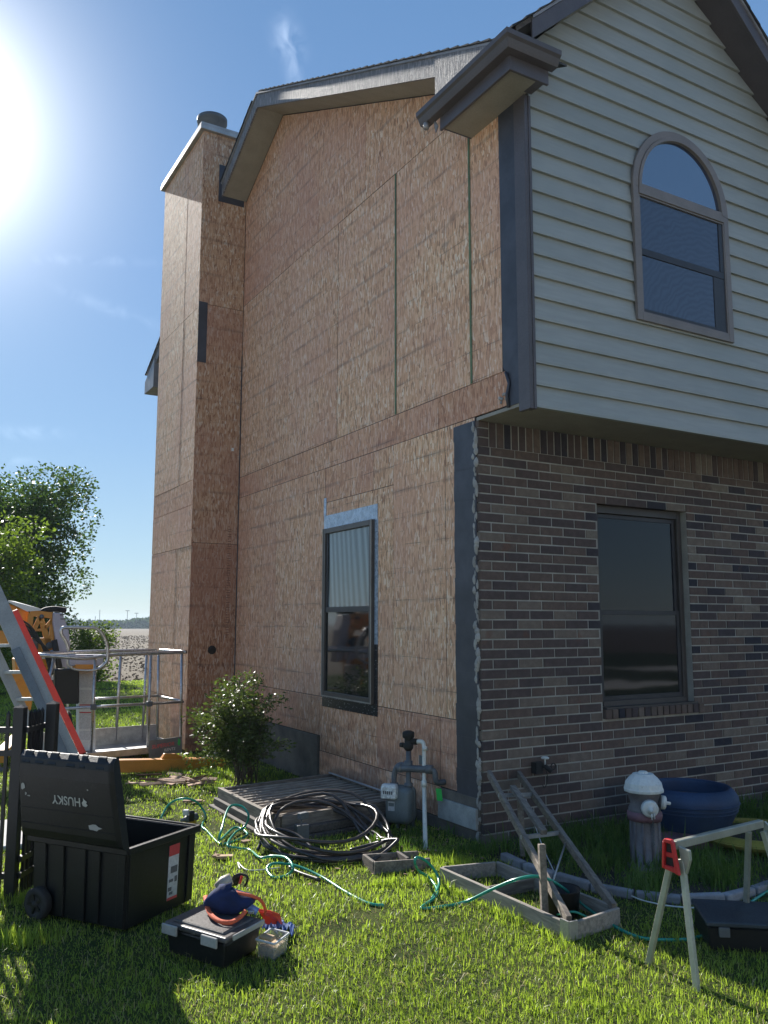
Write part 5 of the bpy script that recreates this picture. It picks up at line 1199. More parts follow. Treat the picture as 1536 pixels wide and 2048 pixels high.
ob('lettering', text_mb('SUPERIOR', Q(326, 1491, YS-.008), sx, sz, .058, .0, .2), M['decal_red2'], sg); ob('lettering', text_mb('RENTS', Q(339, 1499, YS-.008), sx, sz, .044, .0, .2), M['white_paint'], sg)
ob('leaf_logo', MB().add([Q(355, 1488, YS-.012), Q(359, 1492, YS-.012), Q(361, 1482, YS-.012), Q(357, 1476, YS-.012)], [(0, 1, 2, 3)]), M['tag_green'], sg)
# control guard loop and box
gl = spline([K(-.22, .05, 1.12), K(-.30, .05, 1.34), K(-.42, .05, 1.44), K(-.36, .05, 1.50), K(0-.06, .05, 1.50), K(.05, .05, 1.44), K(.10, .05, 1.30), K(.11, .05, 1.12), K(.05, .05, .98), K(-.12, .05, .93), K(-.32, .05, .97), K(-.40, .05, 1.06)], 5)
gl = [g(a, b, 0) for a, b in ()] or gl
OF = K(-.22, .12, 0)
part_tube('control_guard', spline([Q(138, 1302), Q(133, 1285), Q(123, 1268), Q(124, 1257), Q(135, 1255), Q(170, 1255), Q(192, 1257), Q(205, 1270), Q(214, 1290), Q(215, 1318), Q(207, 1330), Q(196, 1338)], 5), .018)
part_tube('control_guard', spline([Q(196, 1338), Q(180, 1341), Q(150, 1339), Q(136, 1330), Q(135, 1318)], 5), .012)
def qbox(name, x0, x1, y0, y1, yy, th, mat, par=LFT, bevel=.006):
    return ob(name, MB().prism([Q(x0, y1, yy), Q(x1, y1, yy), Q(x1, y0, yy), Q(x0, y0, yy)], Vector((0, th, 0))), M[mat], par, bevel=bevel)
cb = qbox('control_box', 140, 207, 1309, 1332, 4.95, .12, 'hood'); qbox('button', 160, 169, 1312, 1317, 4.945, .004, 'orange', cb, 0); qbox('button', 174, 186, 1311, 1318, 4.945, .004, 'blue_cloth', cb, 0)
qbox('control_shelf', 150, 192, 1329, 1344, 4.93, .15, 'orange')
qbox('tool_pouch', 110, 159, 1338, 1408, 4.80, .12, 'black_plastic', bevel=.015); qbox('label_plate', 99, 107, 1352, 1360, 4.78, .004, 'white_paint', bevel=0)
jb = qbox('jib_cover', 156, 191, 1344, 1502, 5.05, .12, 'white_paint')
for (y0, y1) in ((1347, 1375), (1380, 1407), (1427, 1458), (1462, 1480)): qbox('decal', 159, 188, y0, y1, 5.045, .003, 'decal', jb, 0)
qbox('decal', 159, 188, 1424, 1426, 5.046, .003, 'decal_red', jb, 0); qbox('decal', 159, 188, 1409, 1411, 5.046, .003, 'decal_red', jb, 0)
# grey hood and orange arms behind
ob('jib_hood', MB().prism([Q(107, 1225, 5.7), Q(125, 1226, 5.7), Q(138, 1262, 5.7), Q(141, 1300, 5.7), Q(142, 1338, 5.7), Q(124, 1334, 5.7), Q(112, 1285, 5.7), Q(106, 1245, 5.7)][::-1], (0, .22, 0)), M['hood'], LFT, bevel=.012, seg=2)
qbox('hood_mark', 120, 129, 1228, 1231, 5.69, .003, 'decal_dark', bevel=0); qbox('hood_mark', 121, 130, 1237, 1239, 5.69, .003, 'decal_dark', bevel=0)
ob('cable_bundle', MB().tube(spline([Q(80, 1226, 5.8), Q(92, 1220, 5.8), Q(110, 1218, 5.8), Q(132, 1221, 5.8)], 5), .035, 7), M['rubber'], LFT)
ob('boom', MB().prism([Q(-40, 1240, 5.9), Q(55, 1262, 5.9), Q(58, 1224, 5.9), Q(20, 1208, 5.9), Q(-40, 1196, 5.9)], (0, .35, 0)), M['orange'], LFT, bevel=.008)
ob('boom', MB().prism([Q(-60, 1295, 5.7), Q(24, 1294, 5.7), Q(14, 1262, 5.7), Q(-60, 1255, 5.7)], (0, .3, 0)), M['orange'], LFT, bevel=.008)
ob('top_plate', MB().prism([Q(16, 1204, 5.75), Q(54, 1223, 5.75), Q(82, 1221, 5.75), Q(30, 1206, 6.1)], (0, 0, .02)), M['white_paint'], LFT)
m = MB()
def strut(a, b, w_=.05, yy=5.78, mm=None): (mm or m).bar(Q(*a, yy), Q(*b, yy), .04, w_, upv=(0, .05, 1) if abs(a[1]-b[1]) < abs(a[0]-b[0]) else (1, 0, 0))
for a, b, w_ in (((60, 1226), (106, 1231), .07), ((62, 1226), (58, 1268), .06), ((106, 1230), (102, 1292), .06), ((81, 1232), (97, 1290), .06), ((80, 1234), (64, 1268), .05), ((104, 1240), (90, 1256), .04), ((62, 1259), (84, 1260), .03)):
    mm = MB(); strut(a, b, w_, 5.78, mm); ob('knuckle_strut', mm, M['orange'], LFT, bevel=.003)
ob('knuckle_plate', MB().prism([Q(62, 1276, 5.76), Q(100, 1276, 5.76), Q(110, 1286, 5.76), Q(112, 1312, 5.76), Q(104, 1330, 5.76), Q(66, 1330, 5.76), Q(60, 1300, 5.76)][::-1], (0, .12, 0)), M['orange'], LFT, bevel=.006)
for px, py, r_ in ((70, 1284, .04), (98, 1291, .04), (67, 1294, .05), (83, 1233, .025)): ob('pivot_pin', MB().lathe(Q(px, py, 5.76), (0, -1, 0), [(0, r_), (.03, r_), (.035, r_*.5)], 14), M['iron_pipe'], LFT)
ob('cylinder_ram', MB().tube([Q(108, 1280, 5.6), Q(120, 1342, 5.6)], .035, 10), M['rubber'], LFT); ob('cylinder_rod', MB().tube([Q(103, 1300, 5.6), Q(113, 1350, 5.6)], .02, 10), M['alu'], LFT)
ob('lower_mast', MB().prism([Q(35, 1420, 5.9), Q(62, 1420, 5.9), Q(74, 1340, 5.9), Q(105, 1338, 5.9), Q(104, 1310, 5.9), Q(30, 1318, 5.9)], (0, .3, 0)), M['orange'], LFT, bevel=.006)
ob('lower_mast', MB().prism([Q(20, 1364, 5.85), Q(95, 1352, 5.85), Q(95, 1342, 5.85), Q(20, 1342, 5.85)], (0, .04, 0)), M['orange'], LFT)
for k in range(4): ob('hydraulic_hose', MB().tube(spline([Q(20+k*3, 1232+k*4, 5.7), Q(58, 1250+k*6, 5.62), Q(84+k*5, 1290+k*5, 5.6), Q(100+k*4, 1345, 5.6)], 6), .012, 6), M['rubber'], LFT)
for k, (a_, b_) in enumerate(((24, 1240), (38, 1246), (66, 1305), (84, 1312))): qbox('decal', a_, a_+8, b_, b_+6, (5.89 if k < 2 else 5.755), .003, 'white_paint' if k % 2 else 'decal_dark', bevel=0)
# chassis beam and feet
ob('chassis_beam', MB().prism([Q(225, 1546, 3.95), Q(452, 1543, 3.95), Q(452, 1517, 3.95), Q(225, 1521, 3.95)], (0, .12, 0)), M['orange'], LFT, bevel=.005)
ob('outrigger_mount', MB().prism([Q(255, 1520, 4.0), Q(322, 1519, 4.0), Q(330, 1508, 4.0), Q(352, 1508, 4.0), Q(372, 1516, 4.0), Q(398, 1516, 4.0), Q(398, 1522, 4.0), Q(255, 1524, 4.0)], (0, .06, 0)), M['orange'], LFT, bevel=.002)
for q in (Vector((-2.6, 4.9, 0)), Vector((-.35, 4.6, 0)), Vector((-2.3, 6.6, 0)), Vector((-1.2, 5.0, 0))): ob('outrigger_foot', MB().lathe(q, (0, 0, 1), [(0, .11), (.02, .11), (.025, .03), (.06, .03)], 12), M['iron_pipe'], LFT)
ob('chassis_beam', MB().bar((-2.6, 4.95, .12), (-2.2, 6.6, .12), .12, .1), M['orange'], LFT)
for q in (Vector((-2.75, 6.2, .22)), Vector((-1.7, 6.5, .22))): ob('wheel', MB().lathe(q, (1, .1, 0), [(-.07, .12), (-.07, .2), (-.05, .22), (.05, .22), (.07, .2), (.07, .12), (.02, .1)], 20), M['rubber'], LFT)

# --- aluminium extension ladder behind the fence
LD = thing('extension_ladder', (-2.6, 2.2, 0), 'grey aluminium extension ladder leaning behind the black fence', 'ladder')
yl = 2.6
def rail_l(name, a, b, ya, yb, w_, d_, mat): A_, B2 = Q(*a, ya), Q(*b, yb); return ob(name, MB().bar(A_, B2, d_, w_, upv=(1, 0, .5)), M[mat], LD, bevel=.002)
LT, LB = Q(-70, 1056, 3.1), Q(150, 1535, 2.25)
LT2, LB2 = Q(-125, 1056, 3.45), Q(98, 1535, 2.6)
wdir = Vector((1, 0, .5))
a1 = ob('rail', MB().bar(LT, LB, .035, .125, upv=wdir), M['ladder_grey'], LD, bevel=.002); a2 = ob('rail', MB().bar(LT2, LB2, .035, .085, upv=wdir), M['ladder_grey'], LD, bevel=.002)
n_l = (LB-LT).cross(LT2-LT).normalized()
if n_l.dot(CAM-LT) < 0: n_l = -n_l
ob('rail', MB().bar(LT.lerp(LB, .52)+n_l*.045, LB+n_l*.045, .03, .07, upv=wdir), M['ladder_dark'], LD, bevel=.002)
ob('rail_label', MB().bar(LT.lerp(LB, .44)+n_l*.02, LT.lerp(LB, .55)+n_l*.02, .001, .045, upv=wdir), M['decal'], LD)
for k in range(9):
    t_ = .07+k*.11; ob('rung', MB().bar(LT.lerp(LB, t_), LT2.lerp(LB2, t_), .035, .028), M['alu_dull'], LD, bevel=.003)
# red ladder behind it
RL = thing('red_ladder', (-2.2, 3.2, 0), 'bright red fibreglass ladder rail slanting behind the grey ladder', 'ladder')
ra, rb_ = Q(30, 1222, 3.9), Q(166, 1508, 3.0)
ob('rail', MB().bar(ra, rb_, .04, .055, upv=wdir), M['red_glass'], RL, bevel=.003)
ob('rail', MB().bar(ra+Vector((.02, .42, -.05)), rb_+Vector((.02, .42, -.05)), .05, .075, upv=wdir), M['red_glass'], RL, bevel=.003) if 0 else None
ob('foot', MB().bar(rb_, Vector((rb_.x+.1, rb_.y, 0)), .05, .07, upv=wdir), M['rubber'], RL)

# --- black metal fence
FN = thing('metal_fence', (-3.0, .4, 0), 'black metal picket fence at the left edge beside the tool box', 'fence')
def fpost(p, h, w_=.060):
    o = ob('post', MB().obox(p+Vector((0, 0, h/2)), r0*w_/2, f0*w_/2, Vector((0, 0, h/2))), M['black_iron'], FN, bevel=.003)
    q = p+Vector((0, 0, h)); ob('post_cap', MB().add([q+r0*a*w_*.55+f0*b*w_*.55 for a, b in ((-1, -1), (1, -1), (1, 1), (-1, 1))]+[q+Vector((0, 0, .02))], [(0, 1, 4), (1, 2, 4), (2, 3, 4), (3, 0, 4), (0, 3, 2, 1)]), M['black_iron'], o); return o
FP1 = Vector((-3.01, .37, 0)); FP2 = Vector((-2.81, .52, 0))
# second post: same screen height, a little further back
fpost(FP1, 1.055); fpost(FP2, 1.055)
def frun(a, b, n, zs=(.14, .90), hp=.99):
    d = (b-a); pick = MB().box(-.009, .009, -.009, .009, 0, hp).add([(-.009, -.009, hp), (.009, -.009, hp), (.009, .009, hp), (-.009, .009, hp), (0, 0, hp+.02)], [(0, 1, 4), (1, 2, 4), (2, 3, 4), (3, 0, 4)])
    me = mesh_of('picket', pick); me.materials.append(M['black_iron'])
    for k in range(1, n): p = a+d*(k/n); inst('picket', me, (p.x, p.y, .03), FN, (0, 0, math.atan2(d.y, d.x)))
    for z_ in zs: ob('rail', MB().bar(a+Vector((0, 0, z_)), b+Vector((0, 0, z_)), .028, .03), M['black_iron'], FN)
frun(FP1, FP1-r0*1.4+f0*-.05, 21, (.13, .80, .93)); frun(FP1+r0*.04, FP2-r0*.04, 5, (.13, .22, .93)); 

# --- nandina bush
def leaves(name, C_, N_, size, mat, parent=None, up_bias=.3, aspect=.45, **kw):
    """leaf-sized folded quads at points C_ with normals scattered round N_"""
    n = len(C_); d = rng.normal(size=(n, 3)); d += N_*.8; d[:, 2] *= .7; d /= np.linalg.norm(d, axis=1)[:, None]
    q = rng.normal(size=(n, 3)); nr = np.cross(d, q); nr[:, 2] += up_bias; nr /= np.linalg.norm(nr, axis=1)[:, None]; s = np.cross(nr, d); s /= np.linalg.norm(s, axis=1)[:, None]
    L = size*rng.uniform(.6, 1.3, n)[:, None]; w = L*aspect
    V = np.stack([C_, C_+d*L*.5+s*w*.5+nr*L*.08, C_+d*L, C_+d*L*.5-s*w*.5+nr*L*.08], 1).reshape(-1, 3)
    off = ORI[parent.name] if parent is not None else Vector((0, 0, 0)); V = V-np.array(off)
    me = bpy.data.meshes.new(name); me.vertices.add(4*n); me.vertices.foreach_set('co', V.astype(np.float32).ravel())
    me.loops.add(4*n); me.loops.foreach_set('vertex_index', np.arange(4*n, dtype=np.int32)); me.polygons.add(n); me.polygons.foreach_set('loop_start', np.arange(0, 4*n, 4, dtype=np.int32)); me.polygons.foreach_set('loop_total', np.full(n, 4, dtype=np.int32))
    me.update(calc_edges=True); a = me.attributes.new('tint', 'FLOAT', 'FACE'); a.data.foreach_set('value', np.clip(kw.get('tint', .5)+rng.normal(size=n)*.22, 0, 1).astype(np.float32))
    me.materials.append(M[mat]); o = bpy.data.objects.new(name, me); COL.objects.link(o); ORI[o.name] = off
    if parent is not None: o.parent = parent
    return o
bb = g(492, 1572)
BU = thing('nandina_bush', bb, 'leafy green bush growing against the bare wall near the chimney', 'bush')
pc = []; nc = []; stems = MB()
for i in range(34):
    a = random.uniform(0, 6.28); r_ = abs(random.gauss(0, .29)); hgt = random.uniform(.5, 1.06)*(1-.35*min(r_, .5))
    base = bb+Vector((random.uniform(-.1, .1), random.uniform(-.1, .1), 0)); tip = bb+Vector((r_*math.cos(a)*1.1-.02, r_*math.sin(a)*1.1, hgt))
    if tip.x > -.04: tip.x = -.06
    if tip.y > 4.9: tip.y = 4.8
    mid = base.lerp(tip, .5)+Vector((0, 0, .05)); P = spline([base, mid, tip], 5); stems.tube(P, [.007-.005*k/len(P) for k in range(len(P))], 5)
    for k in range(4, len(P)):
        for _ in range(3):
            a2 = random.uniform(0, 6.28); dv = Vector((math.cos(a2), math.sin(a2), random.uniform(-.2, .5)))*random.uniform(.05, .16)
            q = P[k]+dv; 
            if q.x > -.03: q.x = -.03
            stems.tube([P[k], q], .0018, 3)
            for _2 in range(14):
                pc.append(q+Vector((random.gauss(0, .035), random.gauss(0, .035), random.gauss(0, .028)))); nc.append(dv.normalized())
for i in range(26):   # low skirts and the left hand spray
    q = bb+Vector((-.28+random.gauss(0, .13), .10+random.gauss(0, .12), .42+random.gauss(0, .16)))
    for _2 in range(22): pc.append(q+Vector((random.gauss(0, .05), random.gauss(0, .05), random.gauss(0, .035)))); nc.append(Vector((-.7, 0, .3)))
pc = np.array([tuple(p) for p in pc]); pc[:, 2] = np.maximum(pc[:, 2], .02); pc[:, 0] = np.minimum(pc[:, 0], -.02)
leaves('foliage', pc, np.array([tuple(p) for p in nc]), .043, 'bush', BU, aspect=.42)
ob('stem', stems, M['bark'], BU)

# --- trees
def tree(loc_, H_, Rr, nleaf, mat, lab, seed, size=.085, trunk=.16, low=.12, cat='tree', name='tree', squash=1.0, clump=.34, lean=(0, 0)):
    rnd = np.random.default_rng(seed); rn = random.Random(seed); L0_ = Vector(loc_)
    T = thing(name, L0_, lab, cat); wood = MB(); cl = []
    tk = [L0_, L0_+Vector((.1*trunk, 0, H_*.3)), L0_+Vector((-.3*trunk, .2*trunk, H_*.6)), L0_+Vector((0, 0, H_*.9))]
    P = spline(tk, 5); wood.tube(P, [trunk*(1-.85*k/len(P)) for k in range(len(P))], 8)
    nl = 40
    for i in range(nl):
        t_ = low+(1-low)*((i+.5)/nl); z_ = H_*t_
        env = Rr*math.sin(math.pi*min(1, (.16+.84*(1-t_))**.62))**.55 if t_ > .3 else Rr*(.62+.38*t_/.3)
        a = i*2.4+rn.uniform(-.3, .3); base = P[min(len(P)-1, max(0, int(len(P)*t_*.8)-1))]
        for rr in (rn.uniform(.72, 1.0), rn.uniform(.4, .7)):
            tip = Vector((L0_.x+lean[0]*t_+env*rr*math.cos(a+rr), L0_.y+lean[1]*t_+env*rr*math.sin(a+rr)*squash, L0_.z+z_+rn.uniform(-.05, .1)*H_*.5))
            mid = base.lerp(tip, .55)+Vector((0, 0, .06*H_*rn.random())); B3 = spline([base, mid, tip], 4); wood.tube(B3, [trunk*.22*(1-.85*k/len(B3)) for k in range(len(B3))], 5)
            cl.append((tip, clump*rn.uniform(.75, 1.3))); cl.append((base.lerp(tip, rn.uniform(.5, .85)), clump*rn.uniform(.5, .9)))
    per = nleaf//len(cl); pts = []; nr = []
    for p, r_ in cl:
        q = rnd.normal(size=(per, 3)); q /= np.linalg.norm(q, axis=1)[:, None]; rad = rnd.uniform(.2, 1, per)**.5*r_*Rr
        pts.append(np.array(p)+q*rad[:, None]*np.array([1, 1, .72])); nr.append(q)
    pts = np.concatenate(pts); nr = np.concatenate(nr); pts[:, 2] = np.maximum(pts[:, 2], L0_.z+.1)
    leaves('crown', pts, nr, size, mat, T, aspect=.6); ob('trunk', wood, M['bark'], T)
    return T
def far(px, dist):   # point on the ground at a bearing of the photograph, dist metres from the camera
    d = rt*((px-768)/FOC)+fwd; d.z = 0; d.normalize(); p = CAM+d*dist; return Vector((p.x, p.y, terrain(p.x, p.y)))
tree(far(18, 25), 5.4, 2.15, 64000, 'tree', 'tall full dark green tree at the left edge behind the boom lift', 3, .10, .17, .06, squash=.9)
tree(far(-40, 19.5), 3.6, 1.25, 20000, 'tree_y', 'yellow-green tree at the left edge in front of the tall dark tree', 5, .085, .09, .1)
tree(far(196, 23), 1.45, .62, 5200, 'tree_y', 'low bushy sapling at the right foot of the tall dark tree', 8, .075, .03, .05, cat='sapling', name='sapling')

# --- far wood and light masts
pts = []; nr = []
for i in range(300):
    px = -500+i*6.2+random.uniform(-3, 3)
    if px > 700: px = random.uniform(190, 320)
    p = far(px, random.uniform(455, 490)); hh = random.uniform(2.6, 5.2)*(1+.35*math.sin(px*.021)); rr = random.uniform(2.2, 4.5)
    q = rng.normal(size=(150, 3)); q /= np.linalg.norm(q, axis=1)[:, None]; q[:, 2] = abs(q[:, 2])
    pts.append(np.array(p)+q*np.array([rr, rr, hh])); nr.append(q)
fw = leaves('far_wood', np.concatenate(pts), np.concatenate(nr), 1.5, 'far', aspect=.9); tag(fw, 'hazy line of trees on the horizon beyond the field', 'wood', None, 'stuff')
for px, h_, y_, lab in ((208.5, 8.8, 440, 'tallest thin mast on the horizon, nearest the big tree'), (263, 8.4, 440, 'floodlight mast on the horizon left of the chimney, wider head'), (281, 7.4, 450, 'shorter floodlight mast on the horizon next to the chimney'), (200, 5.9, 450, 'short thin mast on the horizon beside the big tree')):
    p = far(px, y_); mp = thing('light_mast', p, lab, 'mast', 'floodlight masts on the horizon')
    ob('pole', MB().tube([p, p+Vector((0, 0, h_*1.05))], .13, 6), M['iron_pipe'], mp)
    if px > 250: ob('floodlight_bar', MB().obox(p+Vector((0, 0, h_*1.05)), r0*1.0, f0*.2, Vector((0, 0, .13))), M['iron_pipe'], mp)

# --- clods on the ploughed field
n = 14000
ang_ = rng.uniform(R(-33), R(5), n)+0; rad = 19.5+110*rng.uniform(0, 1, n)**1.8
az_ = YAW+ang_
cx = CAM.x+rad*np.sin(az_); cy = CAM.y+rad*np.cos(az_); ok = cy > 17.4; cx, cy = cx[ok], cy[ok]; n = len(cx)
cz = np.array([terrain(a, b) for a, b in zip(cx, cy)])
s = rng.uniform(.008, .034, n)*(1+rad[ok]/40)
octv = np.array([(1, 0, 0), (0, 1, 0), (-1, 0, 0), (0, -1, 0), (0, 0, .7), (0, 0, -.5)]); octf = np.array([(0, 1, 4), (1, 2, 4), (2, 3, 4), (3, 0, 4), (1, 0, 5), (2, 1, 5), (3, 2, 5), (0, 3, 5)])
V = (octv[None]*s[:, None, None]*rng.uniform(.6, 1.4, (n, 6, 1))+np.stack([cx, cy, cz], 1)[:, None]).reshape(-1, 3)
F = (octf[None]+(np.arange(n)*6)[:, None, None]).reshape(-1, 3)
def np_mesh(name, V, F, mat, tint=None, smooth=False):
    me = bpy.data.meshes.new(name); me.vertices.add(len(V)); me.vertices.foreach_set('co', V.astype(np.float32).ravel()); k = F.shape[1]
    me.loops.add(F.size); me.loops.foreach_set('vertex_index', F.astype(np.int32).ravel()); me.polygons.add(len(F)); me.polygons.foreach_set('loop_start', np.arange(0, F.size, k, dtype=np.int32)); me.polygons.foreach_set('loop_total', np.full(len(F), k, dtype=np.int32)); me.update(calc_edges=True)
    if tint is not None: a = me.attributes.new('tint', 'FLOAT', 'FACE'); a.data.foreach_set('value', tint.astype(np.float32))
    me.materials.append(M[mat]); o = bpy.data.objects.new(name, me); COL.objects.link(o); return o
tag(np_mesh('field_clods', V, F, 'clod'), 'brown clods scattered over the ploughed field', 'clods', None, 'stuff')

# ================================================================== grass
def noise2(x, y, s, seed):
    r2 = np.random.default_rng(seed); out = np.zeros_like(x)
    for k in range(7): a, b, c3 = r2.uniform(-s, s), r2.uniform(-s, s), r2.uniform(0, 6.28); out += np.sin(a*x+b*y+c3)
    return out/3.5
def blades(name, x, y, h, w, mat, lab, lean=.5, tint=None, cat='grass', z0=None):
    n = len(x); a = rng.uniform(0, 2*np.pi, n); b = rng.uniform(0, 2*np.pi, n); ln = np.abs(rng.normal(0, lean, n))
    sx, sy = np.cos(a)*w/2, np.sin(a)*w/2; ln = np.minimum(ln, 1.6); dx, dy = np.cos(b)*ln*h, np.sin(b)*ln*h
    z0 = np.zeros(n) if z0 is None else z0
    V = np.empty((n, 5, 3))
    V[:, 0] = np.stack([x-sx, y-sy, z0-.004], 1); V[:, 1] = np.stack([x+sx, y+sy, z0-.004], 1)
    V[:, 2] = np.stack([x+sx*.8+dx*.35, y+sy*.8+dy*.35, z0+h*.55], 1); V[:, 3] = np.stack([x-sx*.8+dx*.35, y-sy*.8+dy*.35, z0+h*.55], 1)
    hz = h*np.sqrt(np.clip(1-(ln*.9)**2, .12, 1)); V[:, 4] = np.stack([x+dx, y+dy, z0+hz], 1)
    base = (np.arange(n)*5)[:, None]; t3 = np.concatenate([base+np.array([[0, 1, 2]]), base+np.array([[0, 2, 3]]), base+np.array([[3, 2, 4]])], 1).reshape(-1, 3)
    tt = np.clip((.5 if tint is None else tint)+rng.normal(0, .2, n), 0, 1)
    return tag(np_mesh(name, V.reshape(-1, 3), t3, mat, np.repeat(tt, 3)), lab, cat, None, 'stuff')
def polar(n, r0_, r1_, pw, a0, a1):
    u_ = rng.uniform(0, 1, n)
    if abs(pw-2) < .01: r_ = r0_*(r1_/r0_)**u_
    else: e = 2-pw; r_ = (r0_**e+u_*(r1_**e-r0_**e))**(1/e)
    a = YAW+rng.uniform(a0, a1, n); return CAM.x+r_*np.sin(a), CAM.y+r_*np.cos(a), r_
def clear(x, y):
    ok = ~((y > -.02) & (x > -.03) & (y < 7.7)) & ~((x > CHX-.02) & (x < 0) & (y > 4.95) & (y < 6.8))
    ok &= ~((x > -1.19) & (x < 0) & (y > .83) & (y < 2.3))            # well cover
    ok &= ~((x < -2.75) & (x > -4.6) & (y > 1.5) & (y < 2.35))
    ed = bedmask(x, y); ok &= ~ed | (rng.uniform(0, 1, len(x)) < .25)
    return ok
bedp = [(p.x, p.y) for p in bed]
def bedmask(x, y):
    bx = np.array([p[0] for p in bedp]); by = np.array([p[1] for p in bedp]); o = np.argsort(bx); return (x > bx.min()) & (y > np.interp(x, bx[o], by[o])+.05) & (y < 0)
x, y, r_ = polar(470000, 2.5, 27, 1.4, R(-34), R(34)); ok = clear(x, y) & (y < 17.3)
dirt_ = noise2(x, y, 4.0, 11)+noise2(x, y, 13, 12)*.5; bare = dirt_ > 1.15; ok &= ~(bare & (rng.uniform(0, 1, len(x)) < .8)); x, y, r_ = x[ok], y[ok], r_[ok]
h = .025+.008*noise2(x, y, 2.2, 1)+.010*noise2(x, y, 9, 2)+rng.normal(0, .009, len(x)); h = np.clip(h, .010, .08)*(1+.03*np.maximum(r_-6, 0)); h = np.minimum(h, .16)
w = .0031*(1+.16*np.maximum(r_-3.5, 0))*rng.uniform(.6, 1.4, len(x))
tn = .5+.16*noise2(x, y, 1.6, 5)+.1*noise2(x, y, 6, 6)
blades('grass', x, y, h, w, 'grass', 'mown lawn of short green grass', .95, tn, z0=np.array([terrain(a, b)+(.03 if a*a+b*b > 225 else 0) for a, b in zip(x, y)]))
xs, ys, rs = polar(15000, 2.6, 12, 1.4, R(-34), R(34)); ok = clear(xs, ys); xs, ys = xs[ok], ys[ok]
blades('straw', xs, ys, rng.uniform(.015, .06, len(xs)), np.full(len(xs), .0035), 'straw', 'dry straw coloured clippings lying in the lawn', 1.1, cat='straw')
# longer tufts here and there, along the edges and by the fence
def tufts(spots, per, h0, spread, mat, name, lab, w0=.005, lean=.45):
    X = []; Y = []; H = []
    for (a, b, k) in spots:
        n = int(per*k); X.append(a+rng.normal(0, spread*k, n)); Y.append(b+rng.normal(0, spread*k, n)); H.append(np.abs(rng.normal(h0*k, h0*.3, n)))
    X, Y, H = map(np.concatenate, (X, Y, H)); ok = ~((Y > -.0) & (X > -.01)) ; X, Y, H = X[ok], Y[ok], H[ok]
    return blades(name, X, Y, H, np.full(len(X), w0), mat, lab, lean)
sp_ = []
for i in range(80): a, b, r1_ = polar(1, 3.0, 6.5, 1.2, R(-28), R(28)); sp_.append((float(a[0]), float(b[0]), random.uniform(.35, .6)))
for i in range(14): p = g(random.uniform(0, 110), random.uniform(1790, 1900)); sp_.append((p.x, p.y, random.uniform(.7, 1.2)))
for t_ in np.linspace(0, 1, 12): sp_.append((-.79, -.5-1.2*t_, random.uniform(.4, .8)))
for t_ in np.linspace(0, 1, 9): p = g(745+130*t_, 1768-8*t_); sp_.append((p.x, p.y-.04, random.uniform(.5, .9)))
for t_ in np.linspace(0, 1, 9): p = g(880+60*t_, 1725+18*t_); sp_.append((p.x, p.y, random.uniform(.6, 1.3)))
tufts([q for q in sp_ if clear(np.array([q[0]]), np.array([q[1]]))[0]], 60, .065, .04, 'grass', 'long_grass', 'longer tufts of grass along boards and fence')
sp_ = []
for i in range(330):
    a = random.uniform(-.1, 3.6); b = random.uniform(-1.65, -.05)
    if bedmask(np.array([a]), np.array([b]))[0]: sp_.append((a, b, random.uniform(.5, 1.25)))
tufts(sp_, 60, .11, .06, 'weed', 'bed_weeds', 'weeds and long grass filling the shaded bed', .007, .6)
sp_ = [(-.45+random.uniform(-.3, .35), random.uniform(-.25, .55), random.uniform(.5, 1)) for _ in range(26)]+[(-.6+random.uniform(-.5, .4), 2.6+random.uniform(0, 1.6), random.uniform(.5, 1)) for _ in range(30)]
tufts(sp_, 40, .08, .05, 'weed', 'wall_weeds', 'thin weeds along the foot of the bare wall', .006, .5)

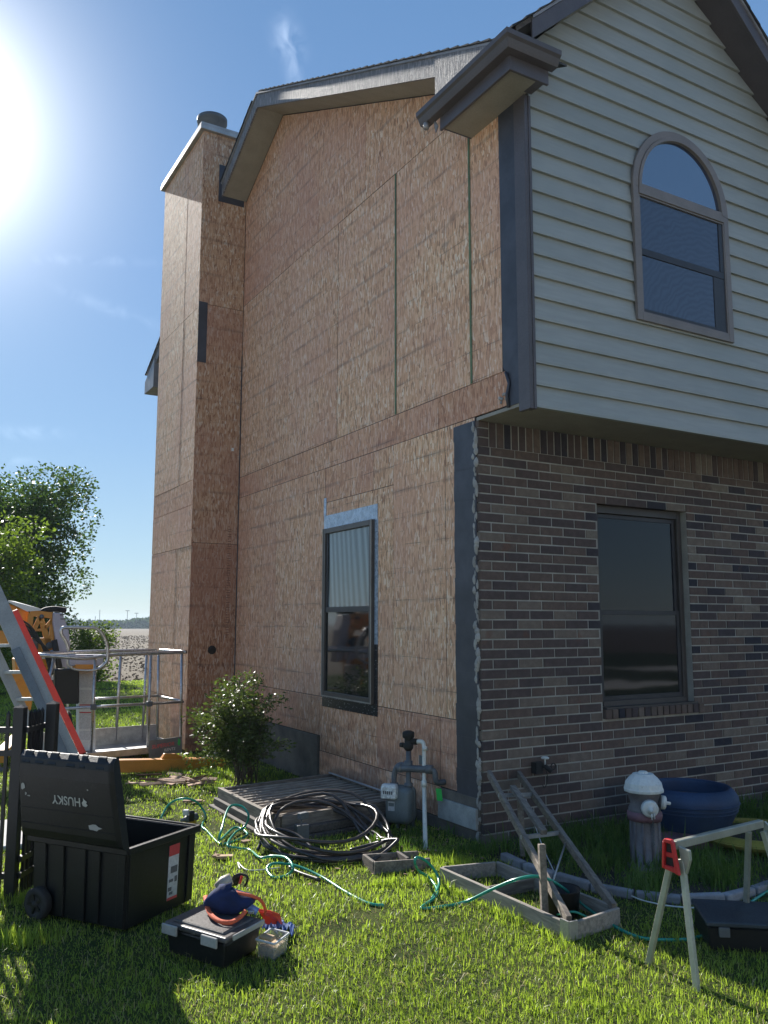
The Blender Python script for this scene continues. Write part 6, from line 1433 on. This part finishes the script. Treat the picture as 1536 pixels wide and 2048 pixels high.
# unseen street, driveway and house, added for bounce light and to mirror in panes
ob('street', MB().box(-40, 40, -15.5, -9.5, -.02, .02), M['pale_pad'], kind='structure')
ob('driveway', MB().box(-14, -4.3, -9.5, 3.2, -.02, .024), M['pale_pad'], kind='structure')
NB = thing('neighbour_house', (4, -21, 0), 'pale single-gabled house across the street, added to bounce sunlight and mirror in the brick wall window', 'house')
ob('wall', MB().prism([(-6, -20, 0), (16, -20, 0), (16, -20, 3.4), (8, -20, 3.4), (2, -20, 6.6), (-4, -20, 3.4), (-6, -20, 3.4)], (0, -9, 0)), M['nb_wall'], NB)
ob('roof', MB().prism([(7.6, -19.4, 3.3), (16.6, -19.4, 3.3), (16.6, -24.5, 6.2), (5.2, -24.5, 6.2)], (0, 0, .12)).prism([(-4.8, -19.5, 3.0), (2, -19.5, 6.75), (8.8, -19.5, 3.0), (8.8, -19.5, 3.15), (2, -19.5, 6.95), (-4.8, -19.5, 3.15)], (0, -9, 0)), M['shingle'], NB)
ob('garage_door', MB().box(-3, 2.4, -19.99, -19.94, 0, 2.3), M['white_paint'], NB)
for x_ in (4.2, 9.5, 12.6): w_ = ob('window', MB().box(x_, x_+1.1, -19.99, -19.93, 1.0, 2.4), M['white_paint'], NB); ob('pane', MB().box(x_+.07, x_+1.03, -19.93, -19.92, 1.07, 2.33), M['glass_side'], w_)
for px_, py_, hh_, rr_, sd_ in ((-9.5, -17.5, 7, 2.6, 31), (11.5, -17.0, 6.2, 2.2, 32)):
    tree((px_, py_, 0), hh_, rr_, 9000, 'tree', 'street tree across the road %s the pale house' % ('left of' if px_ < 0 else 'in front of'), sd_, .2, .18, .3)

# ================================================================== haze of the morning air
hm = bpy.data.materials.new('haze'); hm.use_nodes = True; hn = hm.node_tree.nodes; hn.clear()
ho = hn.new('ShaderNodeOutputMaterial'); hv = hn.new('ShaderNodeVolumePrincipled'); hv.inputs['Density'].default_value = .0004; hv.inputs['Color'].default_value = (.72, .86, 1, 1); hv.inputs['Anisotropy'].default_value = .15
hm.node_tree.links.new(hv.outputs[0], ho.inputs['Volume'])
tag(ob('haze', MB().box(-1320, 1320, -1320, 1320, -3.7, 8.7), hm), kind='stuff')
